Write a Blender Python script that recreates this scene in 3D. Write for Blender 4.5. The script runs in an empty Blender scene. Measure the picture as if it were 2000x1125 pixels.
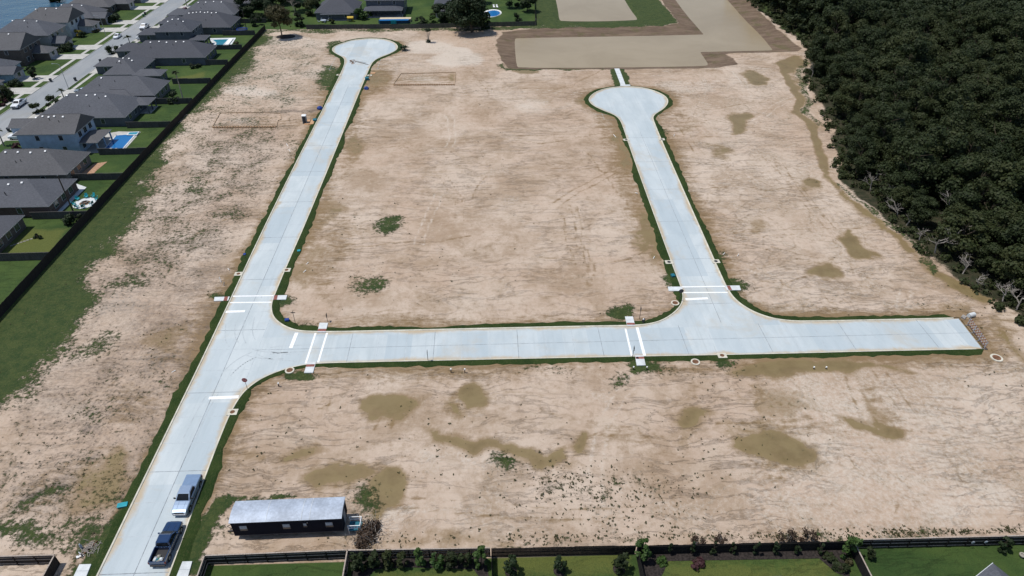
import bpy, bmesh, math, random
import numpy as np
from mathutils import Vector, Matrix
from mathutils.geometry import tessellate_polygon

R = math.radians
# ------------------------------------------------------------------ camera, sky, sun, exposure
SC = bpy.context.scene
CAM_H, FOC, PITCH, YAW = 76.0, 1333.33, R(36.2), R(-2.2531)
cd = bpy.data.cameras.new('camera'); cam = bpy.data.objects.new('camera', cd)
SC.collection.objects.link(cam); SC.camera = cam
cd.sensor_width = 36; cd.lens = 24.0; cd.clip_start = 0.5; cd.clip_end = 6000
cam.location = (0, 0, CAM_H); cam.rotation_euler = (R(90) - PITCH, 0, YAW)

SUN_EL, SH = R(69), Vector((0.38, -0.025))          # SH: the ground shift of a shadow per metre of height
w = bpy.data.worlds.new('World'); SC.world = w; w.use_nodes = True
wn = w.node_tree.nodes; sky = wn.new('ShaderNodeTexSky'); sky.sky_type = 'NISHITA'
sky.sun_disc = False; sky.sun_elevation = SUN_EL; sky.sun_rotation = R(-86)
sky.air_density = 1.0; sky.dust_density = 0.6
w.node_tree.links.new(sky.outputs[0], wn['Background'].inputs[0])
wn['Background'].inputs[1].default_value = 0.10
sd = bpy.data.lights.new('sun', 'SUN'); sd.energy = 3.6; sd.angle = R(0.53); sd.color = (1.0, 0.96, 0.90)
sun = bpy.data.objects.new('sun', sd); SC.collection.objects.link(sun)
sun.rotation_euler = Vector((SH.x, SH.y, -1)).to_track_quat('-Z', 'Y').to_euler()
SC.view_settings.view_transform = 'Standard'; SC.view_settings.look = 'None'
SC.view_settings.exposure = 0.0; SC.view_settings.gamma = 1.0
SC.cycles.max_bounces = 5; SC.cycles.diffuse_bounces = 2; SC.cycles.glossy_bounces = 2
SC.cycles.transparent_max_bounces = 4

rng = np.random.default_rng(7); rnd = random.Random(11)

def S(px, py, z=0.0):
    """survey point: site coordinates (x across, y along the new streets) of a spot measured on the photograph, at height z"""
    cx = (px - 1000) / FOC; cy = (py - 562.5) / FOC
    t = (CAM_H - z) / (math.sin(PITCH) + cy * math.cos(PITCH))
    x = cx * t; y = t * (math.cos(PITCH) - cy * math.sin(PITCH))
    c, s = math.cos(YAW), math.sin(YAW)
    return (x * c - y * s, x * s + y * c)
def SP(pts, z=0.0): return [S(a, b, z) for a, b in pts]

# ------------------------------------------------------------------ materials
MATS = {}
def nodemat(name):
    m = bpy.data.materials.new(name); m.use_nodes = True; MATS[name] = m
    nt = m.node_tree; return m, nt, nt.nodes['Principled BSDF']
class NT:
    """small helper to chain nodes"""
    def __init__(s, nt): s.nt = nt; s.L = nt.links.new
    def n(s, t, **k):
        o = s.nt.nodes.new(t)
        for a, b in k.items(): setattr(o, a, b)
        return o
    def put(s, sock, val):
        if hasattr(val, 'is_output'): s.L(val, sock)
        else: sock.default_value = val
    def coord(s): return s.n('ShaderNodeTexCoord').outputs['Object']
    def pos(s): return s.n('ShaderNodeNewGeometry').outputs['Position']
    def map(s, v, scale=(1, 1, 1), rot=(0, 0, 0), loc=(0, 0, 0)):
        o = s.n('ShaderNodeMapping'); s.L(v, o.inputs[0]); o.inputs[1].default_value = loc
        o.inputs[2].default_value = rot; o.inputs[3].default_value = scale; return o.outputs[0]
    def noise(s, v, scale, det=4, rough=.55, dist=0, col=False):
        o = s.n('ShaderNodeTexNoise'); s.L(v, o.inputs['Vector']); o.inputs['Scale'].default_value = scale
        o.inputs['Detail'].default_value = det; o.inputs['Roughness'].default_value = rough
        o.inputs['Distortion'].default_value = dist; return o.outputs[1 if col else 0]
    def voro(s, v, scale, feat='DISTANCE_TO_EDGE', out=0):
        o = s.n('ShaderNodeTexVoronoi', feature=feat); s.L(v, o.inputs['Vector']); o.inputs['Scale'].default_value = scale
        return o.outputs[out]
    def math(s, op, a, b=0.0, c=None, clamp=False):
        o = s.n('ShaderNodeMath', operation=op, use_clamp=clamp); s.put(o.inputs[0], a); s.put(o.inputs[1], b)
        if c is not None: s.put(o.inputs[2], c)
        return o.outputs[0]
    def ramp(s, f, lo, hi, a=0.0, b=1.0):
        o = s.n('ShaderNodeMapRange', interpolation_type='SMOOTHSTEP'); s.put(o.inputs[0], f)
        for i, x in enumerate((lo, hi, a, b)): s.put(o.inputs[1 + i], x)
        return o.outputs[0]
    def mix(s, f, a, b, mode='MIX'):
        o = s.n('ShaderNodeMix', data_type='RGBA', blend_type=mode); s.put(o.inputs[0], f)
        for i, x in ((6, a), (7, b)):
            if not hasattr(x, 'is_output') and len(x) == 3: x = (*x, 1)
            s.put(o.inputs[i], x)
        return o.outputs[2]
    def attr(s, name):
        o = s.n('ShaderNodeAttribute', attribute_name=name); return o
    def bump(s, h, strength=.5, dist=.1):
        o = s.n('ShaderNodeBump'); s.L(h, o.inputs['Height']); o.inputs['Strength'].default_value = strength
        o.inputs['Distance'].default_value = dist; return o.outputs[0]
    def sep(s, v):
        o = s.n('ShaderNodeSeparateXYZ'); s.L(v, o.inputs[0]); return o.outputs

def simple(name, col, rough=.7, metal=0.0, var=.12, scale=2.0, spec=.3, bump=0.0, coat=0.0):
    m, nt, p = nodemat(name); T = NT(nt); c = T.coord()
    n = T.noise(c, scale, 5, .6); n2 = T.noise(c, scale * 9, 3, .6)
    f = T.math('ADD', T.math('MULTIPLY', n, .65), T.math('MULTIPLY', n2, .35))
    lo = tuple(x * (1 - var * 2) for x in col); hi = tuple(min(1, x * (1 + var * 2)) for x in col)
    T.L(T.mix(T.ramp(f, .3, .7), lo, hi), p.inputs['Base Color'])
    p.inputs['Roughness'].default_value = rough; p.inputs['Metallic'].default_value = metal
    p.inputs['Specular IOR Level'].default_value = spec
    if coat: p.inputs['Coat Weight'].default_value = coat; p.inputs['Coat Roughness'].default_value = .08
    if bump: T.L(T.bump(f, bump, .05), p.inputs['Normal'])
    return m

def leafmat(name, cols, trans=.12):
    m, nt, p = nodemat(name); T = NT(nt)
    info = T.n('ShaderNodeObjectInfo').outputs['Random']
    c = T.coord(); n = T.noise(c, .9, 3, .6); n3 = T.noise(c, 7, 2, .6)
    base = T.mix(T.ramp(info, .15, .85), cols[0], cols[1])
    base = T.mix(T.ramp(n, .38, .68), base, cols[2])
    base = T.mix(T.math('MULTIPLY', T.ramp(n3, .5, .75), .5), base, cols[3])
    T.L(base, p.inputs['Base Color']); p.inputs['Roughness'].default_value = .62; p.inputs['Specular IOR Level'].default_value = .22
    tr = T.n('ShaderNodeBsdfTranslucent'); T.L(base, tr.inputs[0])
    mx = T.n('ShaderNodeMixShader'); mx.inputs[0].default_value = trans
    T.L(p.outputs[0], mx.inputs[1]); T.L(tr.outputs[0], mx.inputs[2])
    T.L(mx.outputs[0], nt.nodes['Material Output'].inputs[0]); return m

def shingles(name, col):
    m, nt, p = nodemat(name); T = NT(nt); c = T.pos()
    xyz = T.sep(c); info = T.n('ShaderNodeObjectInfo').outputs['Random']
    rows = T.math('FRACT', T.math('MULTIPLY', xyz[2], 7.0))
    n = T.noise(T.map(c, (2.2, 2.2, 7)), 1.0, 2, .5); big = T.noise(c, .25, 3, .5); fine = T.noise(c, 9, 2, .5)
    f = T.math('ADD', T.math('MULTIPLY', n, .5), T.math('MULTIPLY', fine, .5))
    base = T.mix(T.ramp(f, .3, .7), tuple(x * .72 for x in col), tuple(x * 1.32 for x in col))
    base = T.mix(T.math('MULTIPLY', T.ramp(big, .35, .7), .3), base, tuple(x * 1.35 for x in col))
    base = T.mix(T.math('MULTIPLY', T.ramp(rows, .86, .98), .35), base, tuple(x * .45 for x in col))
    base = T.mix(T.math('MULTIPLY', info, .35), base, tuple(x * y for x, y in zip(col, (1.1, 1.0, .92))))
    T.L(base, p.inputs['Base Color']); p.inputs['Roughness'].default_value = .85; p.inputs['Specular IOR Level'].default_value = .25
    T.L(T.bump(f, .4, .03), p.inputs['Normal']); return m

def brickmat(name, col, mortar):
    m, nt, p = nodemat(name); T = NT(nt); c = T.pos(); xyz = T.sep(c)
    cmb = T.n('ShaderNodeCombineXYZ'); T.L(T.math('ADD', xyz[0], xyz[1]), cmb.inputs[0]); T.L(xyz[2], cmb.inputs[1])
    b = T.n('ShaderNodeTexBrick'); T.L(cmb.outputs[0], b.inputs[0]); b.inputs['Scale'].default_value = 4.0
    b.inputs['Color1'].default_value = (*col, 1); b.inputs['Color2'].default_value = (*[x * .7 for x in col], 1)
    b.inputs['Mortar'].default_value = (*mortar, 1); b.inputs['Mortar Size'].default_value = .02
    n = T.noise(c, .8, 4, .6)
    T.L(T.mix(T.math('MULTIPLY', T.ramp(n, .4, .7), .4), b.outputs[0], tuple(x * .6 for x in col)), p.inputs['Base Color'])
    p.inputs['Roughness'].default_value = .85; return m

def sidingmat(name, col, pitch=.2, vertical=False):
    m, nt, p = nodemat(name); T = NT(nt); c = T.pos(); xyz = T.sep(c)
    t = T.math('ADD', xyz[0], xyz[1]) if vertical else xyz[2]
    f = T.math('FRACT', T.math('MULTIPLY', t, 1 / pitch)); n = T.noise(c, .7, 4, .6)
    base = T.mix(T.ramp(n, .3, .7), tuple(x * .85 for x in col), tuple(x * 1.12 for x in col))
    base = T.mix(T.math('MULTIPLY', T.ramp(f, .88, .98), .45), base, tuple(x * .5 for x in col))
    T.L(base, p.inputs['Base Color']); p.inputs['Roughness'].default_value = .6; return m

def woodmat(name, col, var=.3, grey=.3):
    m, nt, p = nodemat(name); T = NT(nt); c = T.pos(); info = T.n('ShaderNodeObjectInfo').outputs['Random']
    n = T.noise(T.map(c, (6, 6, .6)), 1.0, 3, .6); n2 = T.noise(c, .5, 4, .6)
    base = T.mix(T.ramp(n, .25, .75), tuple(x * (1 - var) for x in col), tuple(x * (1 + var) for x in col))
    base = T.mix(T.math('MULTIPLY', T.ramp(n2, .4, .7), grey), base, tuple(sum(col) / 3 * 1.4 for _ in col))
    T.L(base, p.inputs['Base Color']); p.inputs['Roughness'].default_value = .85; p.inputs['Specular IOR Level'].default_value = .2; return m

def watermat(name, deep, shallow, rough=.12, wave=.12, wscale=1.5, bstr=.25):
    m, nt, p = nodemat(name); T = NT(nt); c = T.pos()
    n = T.noise(c, .035, 4, .6, .5); w1 = T.noise(T.map(c, (1, 1.8, 1)), wscale, 4, .6); w2 = T.noise(T.map(c, (1, 1.5, 1)), wscale * .2, 3, .6)
    T.L(T.mix(T.ramp(n, .3, .7), deep, shallow), p.inputs['Base Color'])
    p.inputs['Roughness'].default_value = rough; p.inputs['IOR'].default_value = 1.33
    h = T.math('ADD', w1, T.math('MULTIPLY', w2, 1.5)); T.L(T.bump(h, bstr, wave), p.inputs['Normal']); return m

def lawnmat(name, a, b, c3):
    m, nt, p = nodemat(name); T = NT(nt); c = T.pos()
    n = T.noise(c, .25, 5, .65, .4); n2 = T.noise(T.map(c, (2.2, 1.2, 1), (0, 0, .4)), 2.2, 5, .75); n3 = T.noise(c, 12, 2, .6)
    base = T.mix(T.ramp(n, .32, .66), a, b); base = T.mix(T.math('MULTIPLY', T.ramp(n2, .48, .72), .75), base, c3)
    base = T.mix(T.math('MULTIPLY', T.ramp(n3, .35, .7), .45), base, tuple(x * .45 for x in a))
    T.L(base, p.inputs['Base Color']); p.inputs['Roughness'].default_value = .9; p.inputs['Specular IOR Level'].default_value = .1
    T.L(T.bump(T.math('ADD', n2, n3), .9, .12), p.inputs['Normal']); return m

# ground -----------------------------------------------------------------
def groundmat():
    m, nt, p = nodemat('site_ground'); T = NT(nt); c = T.pos()
    a1 = T.attr('m1'); s1 = T.n('ShaderNodeSeparateColor'); T.L(a1.outputs['Color'], s1.inputs[0])
    grass, wet, pale, bank = s1.outputs[0], s1.outputs[1], s1.outputs[2], a1.outputs['Alpha']
    a2 = T.attr('m2'); s2 = T.n('ShaderNodeSeparateColor'); T.L(a2.outputs['Color'], s2.inputs[0])
    forest, yard, grey, damp = s2.outputs[0], s2.outputs[1], s2.outputs[2], a2.outputs['Alpha']
    warp = T.noise(c, .09, 3, .6, 0, True)
    vadd = T.n('ShaderNodeVectorMath', operation='MULTIPLY_ADD'); T.L(warp, vadd.inputs[0]); vadd.inputs[1].default_value = (4.5, 4.5, 0); T.L(c, vadd.inputs[2])
    cw = vadd.outputs[0]
    big = T.noise(c, .022, 5, .62, .6); mid = T.noise(cw, .13, 6, .66, .8)
    streak = T.noise(T.map(cw, (.085, .62, 1), (0, 0, .12)), 1.0, 10, .76, .35)
    streak2 = T.noise(T.map(cw, (.55, .09, 1), (0, 0, -.35)), 1.0, 10, .74, .4)
    blot = T.noise(c, .055, 7, .68, .3); clod = T.noise(c, .9, 8, .72)
    fine = T.noise(c, 1.7, 6, .75); grit = T.noise(c, 7.0, 3, .7)
    cells = T.attr('cells').outputs['Fac']
    sand = T.mix(T.ramp(big, .36, .66), (.462, .347, .260), (.558, .458, .370))
    sand = T.mix(T.math('MULTIPLY', T.ramp(blot, .47, .62), .62), sand, (.305, .213, .136)); sand = T.mix(T.math('MULTIPLY', T.ramp(blot, .46, .34), .55), sand, (.535, .442, .355))
    sand = T.mix(T.math('MULTIPLY', T.ramp(mid, .44, .70), .60), sand, (.305, .220, .145))
    sand = T.mix(T.math('MULTIPLY', T.ramp(mid, .46, .28), .50), sand, (.52, .425, .335))
    sand = T.mix(T.math('MULTIPLY', T.math('MULTIPLY', T.ramp(streak, .50, .68), T.ramp(T.noise(c, .03, 3, .5), .34, .60, .35, 1.0)), T.math('SUBTRACT', .37, T.math('MULTIPLY', cells, .26))), sand, (.262, .182, .115))
    sand = T.mix(T.math('MULTIPLY', T.ramp(streak2, .52, .70), .35), sand, (.295, .21, .14))
    sand = T.mix(T.math('MULTIPLY', T.ramp(streak, .46, .32), T.math('SUBTRACT', .35, T.math('MULTIPLY', cells, .2))), sand, (.545, .445, .35))
    # rivulets: thin crests and runnels left by running water
    riv = T.noise(T.map(cw, (.085, .34, 1), (0, 0, .15)), 1.0, 9, .66, .5); riv2 = T.noise(T.map(cw, (.30, .11, 1), (0, 0, .3)), 1.0, 9, .66, .6); brkn = T.ramp(clod, .40, .60)
    zone = T.ramp(T.noise(c, .045, 3, .5), .36, .56)
    r1 = T.math('MULTIPLY', T.ramp(T.math('ABSOLUTE', T.math('SUBTRACT', riv, .5)), .022, .0), zone)
    r2 = T.math('MULTIPLY', T.ramp(T.math('ABSOLUTE', T.math('SUBTRACT', riv2, .47)), .018, .0), T.math('SUBTRACT', 1.0, zone))
    r3 = T.ramp(T.math('ABSOLUTE', T.math('SUBTRACT', riv, .57)), .020, .0)
    sand = T.mix(T.math('MULTIPLY', T.math('MULTIPLY', r1, brkn), .30), sand, (.225, .155, .095)); sand = T.mix(T.math('MULTIPLY', T.math('MULTIPLY', r2, brkn), .34), sand, (.24, .165, .105))
    sand = T.mix(T.math('MULTIPLY', T.math('MULTIPLY', r3, brkn), .22), sand, (.56, .465, .37))
    v1 = T.voro(T.map(cw, (1, 1.35, 1)), .17)
    seam = T.math('MULTIPLY', T.ramp(v1, .075, .0), T.math('MULTIPLY', cells, T.ramp(mid, .3, .6)))
    sand = T.mix(T.math('MULTIPLY', T.math('MULTIPLY', seam, T.ramp(clod, .38, .58)), .8), sand, (.27, .195, .125))
    rut = r1
    sand = T.mix(T.math('MULTIPLY', T.ramp(clod, .50, .66), .40), sand, (.285, .200, .130)); sand = T.mix(T.math('MULTIPLY', T.ramp(clod, .46, .34), .32), sand, (.585, .495, .40))
    sand = T.mix(T.math('MULTIPLY', T.ramp(fine, .5, .75), .38), sand, (.27, .195, .13))
    sand = T.mix(T.math('MULTIPLY', T.ramp(grit, .62, .74), .30), sand, (.15, .11, .07))
    # masks broken up by noise
    e1 = T.math('MULTIPLY', T.math('SUBTRACT', mid, .5), 1.3); e2 = T.math('MULTIPLY', T.math('SUBTRACT', fine, .5), 2.0)
    brk = T.math('ADD', e1, e2)
    pm = T.ramp(T.math('ADD', pale, T.math('MULTIPLY', brk, 1.1)), .25, 1.05)
    sand = T.mix(T.math('MULTIPLY', pm, .75), sand, (.610, .540, .460))
    dm = T.ramp(T.math('ADD', damp, T.math('ADD', T.math('MULTIPLY', T.math('SUBTRACT', streak, .5), 1.5), T.math('MULTIPLY', T.math('SUBTRACT', clod, .5), .8))), .25, .80)
    sand = T.mix(T.math('MULTIPLY', dm, .86), sand, (.205, .135, .064))
    gm = T.ramp(T.math('ADD', grey, T.math('MULTIPLY', brk, .8)), .2, .95)
    sand = T.mix(T.math('MULTIPLY', gm, .7), sand, (.135, .112, .10))
    wf = T.math('ADD', wet, T.math('ADD', T.math('MULTIPLY', T.math('SUBTRACT', mid, .5), .9), T.math('MULTIPLY', T.math('SUBTRACT', clod, .5), .75)))
    wm = T.ramp(wf, .50, .59)
    wetcol = T.mix(T.ramp(wf, .55, 1.15), (.215, .155, .076), (.152, .112, .048))
    wetcol = T.mix(T.math('MULTIPLY', T.ramp(T.noise(c, .3, 4, .6), .35, .65), .6), wetcol, (.232, .180, .084))
    rim = T.math('MULTIPLY', T.ramp(wf, .02, .50), .68)
    sand = T.mix(rim, sand, (.232, .160, .082))
    sand = T.mix(T.math('MULTIPLY', wm, .88), sand, wetcol)
    bm = T.ramp(bank, .3, .7)
    bankc = T.mix(T.ramp(T.noise(T.map(c, (.25, 1.0, 1)), .5, 6, .7), .3, .7), (.115, .078, .055), (.20, .145, .10))
    bankc = T.mix(T.math('MULTIPLY', T.ramp(T.noise(c, .18, 5, .7), .5, .66), .55), bankc, (.10, .095, .035))
    sand = T.mix(bm, sand, bankc)
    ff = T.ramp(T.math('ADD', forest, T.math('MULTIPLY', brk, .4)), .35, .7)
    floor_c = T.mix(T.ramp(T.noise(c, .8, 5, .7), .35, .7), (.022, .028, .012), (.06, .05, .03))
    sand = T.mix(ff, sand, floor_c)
    # weeds and turf
    gn = T.noise(c, .5, 5, .75); gf = T.noise(T.map(c, (1.5, 1, 1)), 2.0, 5, .8)
    gcol = T.mix(T.ramp(gn, .35, .65), (.028, .056, .015), (.062, .086, .024))
    gcol = T.mix(T.math('MULTIPLY', T.ramp(gf, .45, .7), .7), gcol, (.110, .112, .040))
    gcol = T.mix(T.math('MULTIPLY', T.ramp(T.noise(c, 9, 2, .6), .45, .7), .5), gcol, (.012, .022, .006))
    grm = T.ramp(T.math('ADD', grass, T.math('MULTIPLY', T.math('ADD', brk, T.math('MULTIPLY', T.math('SUBTRACT', clod, .5), 1.4)), 1.0)), .40, .72)
    col = T.mix(grm, sand, gcol)
    ycol = T.mix(T.ramp(T.noise(c, .10, 4, .6, .5), .35, .65), (.034, .072, .017), (.066, .108, .025))
    ycol = T.mix(T.math('MULTIPLY', T.ramp(T.math('ADD', grey, T.math('MULTIPLY', brk, .6)), .2, .9), .85), ycol, (.128, .142, .034))
    ycol = T.mix(T.math('MULTIPLY', T.ramp(gf, .45, .75), .45), ycol, (.070, .090, .028))
    ycol = T.mix(T.math('MULTIPLY', T.ramp(T.noise(c, 9, 2, .6), .45, .7), .4), ycol, (.015, .03, .008))
    col = T.mix(T.ramp(yard, .4, .6), col, ycol)
    T.L(col, p.inputs['Base Color'])
    notw = T.math('SUBTRACT', 1.0, T.math('MULTIPLY', wm, T.math('SUBTRACT', 1.0, grm)))
    T.L(T.ramp(notw, 0, 1, .42, .93), p.inputs['Roughness']); p.inputs['Specular IOR Level'].default_value = .25
    hgt = T.math('ADD', T.math('MULTIPLY', fine, .5), T.math('ADD', T.math('MULTIPLY', streak, 1.3), T.math('MULTIPLY', mid, 1.5)))
    hgt = T.math('SUBTRACT', hgt, T.math('ADD', T.math('MULTIPLY', seam, .5), T.math('MULTIPLY', rut, .5)))
    hgt = T.math('ADD', T.math('MULTIPLY', T.math('SUBTRACT', hgt, 1.55), T.ramp(notw, 0, 1, .02, 1)), T.math('MULTIPLY', T.math('MULTIPLY', gf, T.math('MAXIMUM', grm, yard)), 1.6))
    T.L(T.bump(hgt, .8, .16), p.inputs['Normal'])
    return m

def concretemat(name, a, b, stain):
    """street slabs: pour-to-pour tone, mud tint along the gutters (attribute edge), tyre rubber"""
    m, nt, p = nodemat(name); T = NT(nt); c = T.pos(); xyz = T.sep(c)
    px = T.math('FLOOR', T.math('MULTIPLY', T.math('ADD', xyz[0], 43.47), 1 / 4.28)); py = T.math('FLOOR', T.math('MULTIPLY', T.math('ADD', xyz[1], 0.2), 1 / 15.2))
    cmb = T.n('ShaderNodeCombineXYZ'); T.L(px, cmb.inputs[0]); T.L(py, cmb.inputs[1])
    wn_ = T.n('ShaderNodeTexWhiteNoise', noise_dimensions='2D'); T.L(cmb.outputs[0], wn_.inputs[0])
    n = T.noise(T.map(c, (1, .35, 1)), .28, 6, .65, .4); f = T.noise(c, 3.0, 5, .7); l = T.noise(T.map(c, (1.6, .05, 1)), 1.0, 3, .6)
    base = T.mix(T.ramp(n, .3, .7), a, b)
    base = T.mix(T.math('MULTIPLY', wn_.outputs[0], .55), base, tuple(x * y for x, y in zip(a, (.80, .86, .92))))
    base = T.mix(T.math('MULTIPLY', T.ramp(f, .5, .8), .28), base, tuple(x * .72 for x in a))
    base = T.mix(T.math('MULTIPLY', T.ramp(l, .52, .7), .22), base, tuple(x * .78 for x in a))
    ed = T.attr('edge').outputs['Fac']
    sm = T.ramp(T.math('ADD', ed, T.math('MULTIPLY', T.math('SUBTRACT', T.noise(T.map(c, (.5, .5, 1)), .22, 5, .7, .6), .5), 2.2)), .42, 1.1)
    base = T.mix(T.math('MULTIPLY', sm, .8), base, stain)
    dust = T.ramp(T.noise(T.map(c, (.8, .8, 1)), .10, 6, .7, .5), .52, .68)
    base = T.mix(T.math('MULTIPLY', dust, .5), base, tuple((x + y) / 2 for x, y in zip(a, stain)))
    T.L(base, p.inputs['Base Color']); p.inputs['Roughness'].default_value = .8; p.inputs['Specular IOR Level'].default_value = .3
    T.L(T.bump(f, .15, .02), p.inputs['Normal']); return m

def stripemat():
    m, nt, p = nodemat('stripes'); T = NT(nt); x = T.sep(T.pos()); f = T.math('FRACT', T.math('MULTIPLY', T.math('ADD', x[1], x[2]), 1.6))
    T.L(T.mix(T.ramp(f, .49, .51), (.40, .38, .40), (.15, .03, .035)), p.inputs['Base Color']); p.inputs['Roughness'].default_value = .5
stripemat()
groundmat()
concretemat('concrete', (.455, .510, .528), (.555, .603, .615), (.47, .36, .22))
concretemat('old_concrete', (.27, .285, .295), (.33, .34, .345), (.26, .24, .2))
simple('kerb_concrete', (.58, .55, .46), .8, var=.12, scale=.8)
simple('light_concrete', (.60, .63, .64), .8, var=.08, scale=.7)
simple('drive_concrete', (.46, .45, .42), .8, var=.1, scale=.5)
simple('joint', (.27, .30, .325), .9, var=.25, scale=1)
simple('tyre_rubber', (.44, .485, .505), .9, var=.1, scale=1)
simple('faint_joint', (.44, .485, .51), .9, var=.12, scale=1)
simple('white_paint', (.85, .86, .86), .6, var=.06, scale=3)
simple('tactile_red', (.25, .095, .075), .8, var=.2, scale=3)
lawnmat('sod', (.022, .046, .012), (.042, .068, .018), (.095, .098, .040))
watermat('muddy_water', (.305, .240, .148), (.355, .285, .182), .22, .04, 1.6, .18)
watermat('blue_water', (.018, .062, .115), (.028, .085, .140), .14, .25, .35, .6)
watermat('pool_water', (.012, .13, .36), (.018, .16, .41), .06, .03, 2.5, .3)
watermat('pool_teal', (.03, .22, .32), (.05, .30, .38), .06, .03, 2.5, .3)
shingles('shingle_grey', (.092, .098, .114)); shingles('shingle_dark', (.068, .074, .090)); shingles('shingle_brown', (.100, .102, .110))
brickmat('brick_brown', (.105, .078, .068), (.19, .17, .16)); brickmat('brick_grey', (.17, .155, .145), (.24, .23, .22)); brickmat('brick_red', (.14, .075, .06), (.2, .18, .17))
sidingmat('siding_blue', (.33, .43, .56)); sidingmat('siding_beige', (.27, .28, .29)); sidingmat('siding_white', (.55, .58, .62)); sidingmat('siding_dark', (.10, .11, .135))
simple('fascia', (.35, .35, .35), .6); simple('vent_white', (.75, .76, .77), .5); simple('pipe_black', (.03, .03, .033), .6)
simple('window_frame', (.5, .52, .54), .5); simple('glass', (.03, .04, .05), .08, var=.1, spec=.8); simple('car_glass', (.012, .015, .02), .2, var=.1, spec=.15); simple('garage_door', (.36, .37, .39), .6)
woodmat('fence_dark', (.030, .025, .023), .35, .15); woodmat('fence_black', (.020, .018, .018), .35, .1); woodmat('fence_grey', (.085, .08, .075), .35, .4); woodmat('fence_cap', (.36, .30, .25), .3, .3)
woodmat('lumber', (.48, .35, .22), .3, .2); woodmat('stake_wood', (.30, .19, .11), .3, .1); woodmat('ply', (.52, .31, .17), .25, .1)
simple('pole_wood', (.06, .048, .040), .9, scale=3); simple('galv', (.42, .44, .46), .4, .6); simple('steel_dark', (.05, .05, .055), .5, .3); simple('sign_red', (.36, .02, .03), .45); simple('sign_back', (.06, .06, .065), .5, .4)
simple('sign_green', (.01, .12, .06), .5); simple('sign_white', (.8, .8, .8), .5)
simple('bark', (.075, .058, .042), .95, var=.3, scale=3, bump=.6); simple('dead_wood', (.33, .30, .27), .9, var=.2, scale=2); simple('pale_bark', (.30, .27, .23), .9, var=.2, scale=2)
leafmat('leaf_wood', [(.024, .036, .014), (.052, .062, .022), (.034, .050, .017), (.062, .072, .028)], .28)
leafmat('leaf_bright', [(.030, .065, .016), (.045, .085, .02), (.05, .09, .02), (.075, .115, .035)])
leafmat('leaf_dark', [(.014, .026, .010), (.020, .034, .012), (.018, .034, .012), (.034, .052, .02)])
leafmat('leaf_brown', [(.060, .050, .026), (.07, .06, .028), (.05, .055, .02), (.09, .08, .04)])
leafmat('leaf_dead', [(.060, .040, .028), (.075, .05, .035), (.05, .034, .024), (.10, .075, .05)])
leafmat('leaf_purple', [(.06, .024, .028), (.07, .03, .033), (.055, .024, .026), (.08, .05, .04)])
leafmat('leaf_yellow', [(.25, .20, .02), (.28, .22, .02), (.2, .17, .02), (.3, .25, .04)])
leafmat('weed', [(.040, .044, .016), (.055, .06, .02), (.065, .06, .025), (.095, .085, .038)])
simple('mulch', (.030, .024, .022), .95, var=.4, scale=4, bump=.8)
simple('paint_silver', (.36, .46, .60), .30, .55, var=.04, coat=.5); simple('paint_cover', (.20, .29, .43), .4, .3, var=.04, coat=.3); simple('paint_black_sky_tint', (.026, .066, .16), .22, .55, var=.05, spec=.6, coat=1.0)  # black truck paint has the blue sky reflection put into its base colour
simple('paint_white', (.78, .80, .82), .3, var=.03, coat=.6); simple('paint_red', (.16, .025, .03), .3, coat=.6); simple('paint_blue', (.05, .12, .30), .3, .3, coat=.6); simple('paint_grey', (.34, .38, .43), .25, .6, coat=.6)
simple('tyre', (.018, .018, .018), .9); simple('rim', (.42, .43, .45), .35, .8); simple('plastic_black', (.025, .025, .028), .6); simple('chrome', (.30, .32, .36), .4, .7)
simple('headlight', (.7, .74, .78), .15, var=.03, spec=.6); simple('taillight', (.28, .015, .015), .3)
simple('metal_roof', (.40, .455, .54), .55, .05, var=.14, scale=.35, bump=.3); sidingmat('trailer_siding', (.008, .011, .021), .3, True); M_ = MATS['trailer_siding'].node_tree.nodes['Principled BSDF']; M_.inputs['Roughness'].default_value = .8; M_.inputs['Specular IOR Level'].default_value = .1; simple('trailer_trim', (.05, .055, .07), .5); simple('blind', (.35, .40, .46), .6)
simple('teal_plastic', (.02, .30, .36), .45); simple('teal_dark', (.015, .14, .19), .5); simple('tarp_blue', (.015, .05, .24), .5, bump=.5); simple('grey_plastic', (.20, .23, .26), .5); simple('green_plastic', (.03, .14, .06), .5)
simple('bin_dark', (.028, .035, .045), .5); simple('yellow', (.50, .34, .02), .5); simple('orange_patio', (.40, .24, .15), .8, var=.2, scale=3); simple('stone_grey', (.28, .26, .24), .9, var=.3, scale=3)
simple('pvc', (.8, .8, .78), .4); simple('pool_wall', (.012, .045, .10), .5); simple('deck_sand', (.55, .47, .33), .8, var=.1); simple('dirt_brown', (.20, .12, .07), .95, var=.3); simple('canvas', (.34, .32, .26), .8); simple('rust', (.16, .08, .045), .9, var=.3)
M = MATS

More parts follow.
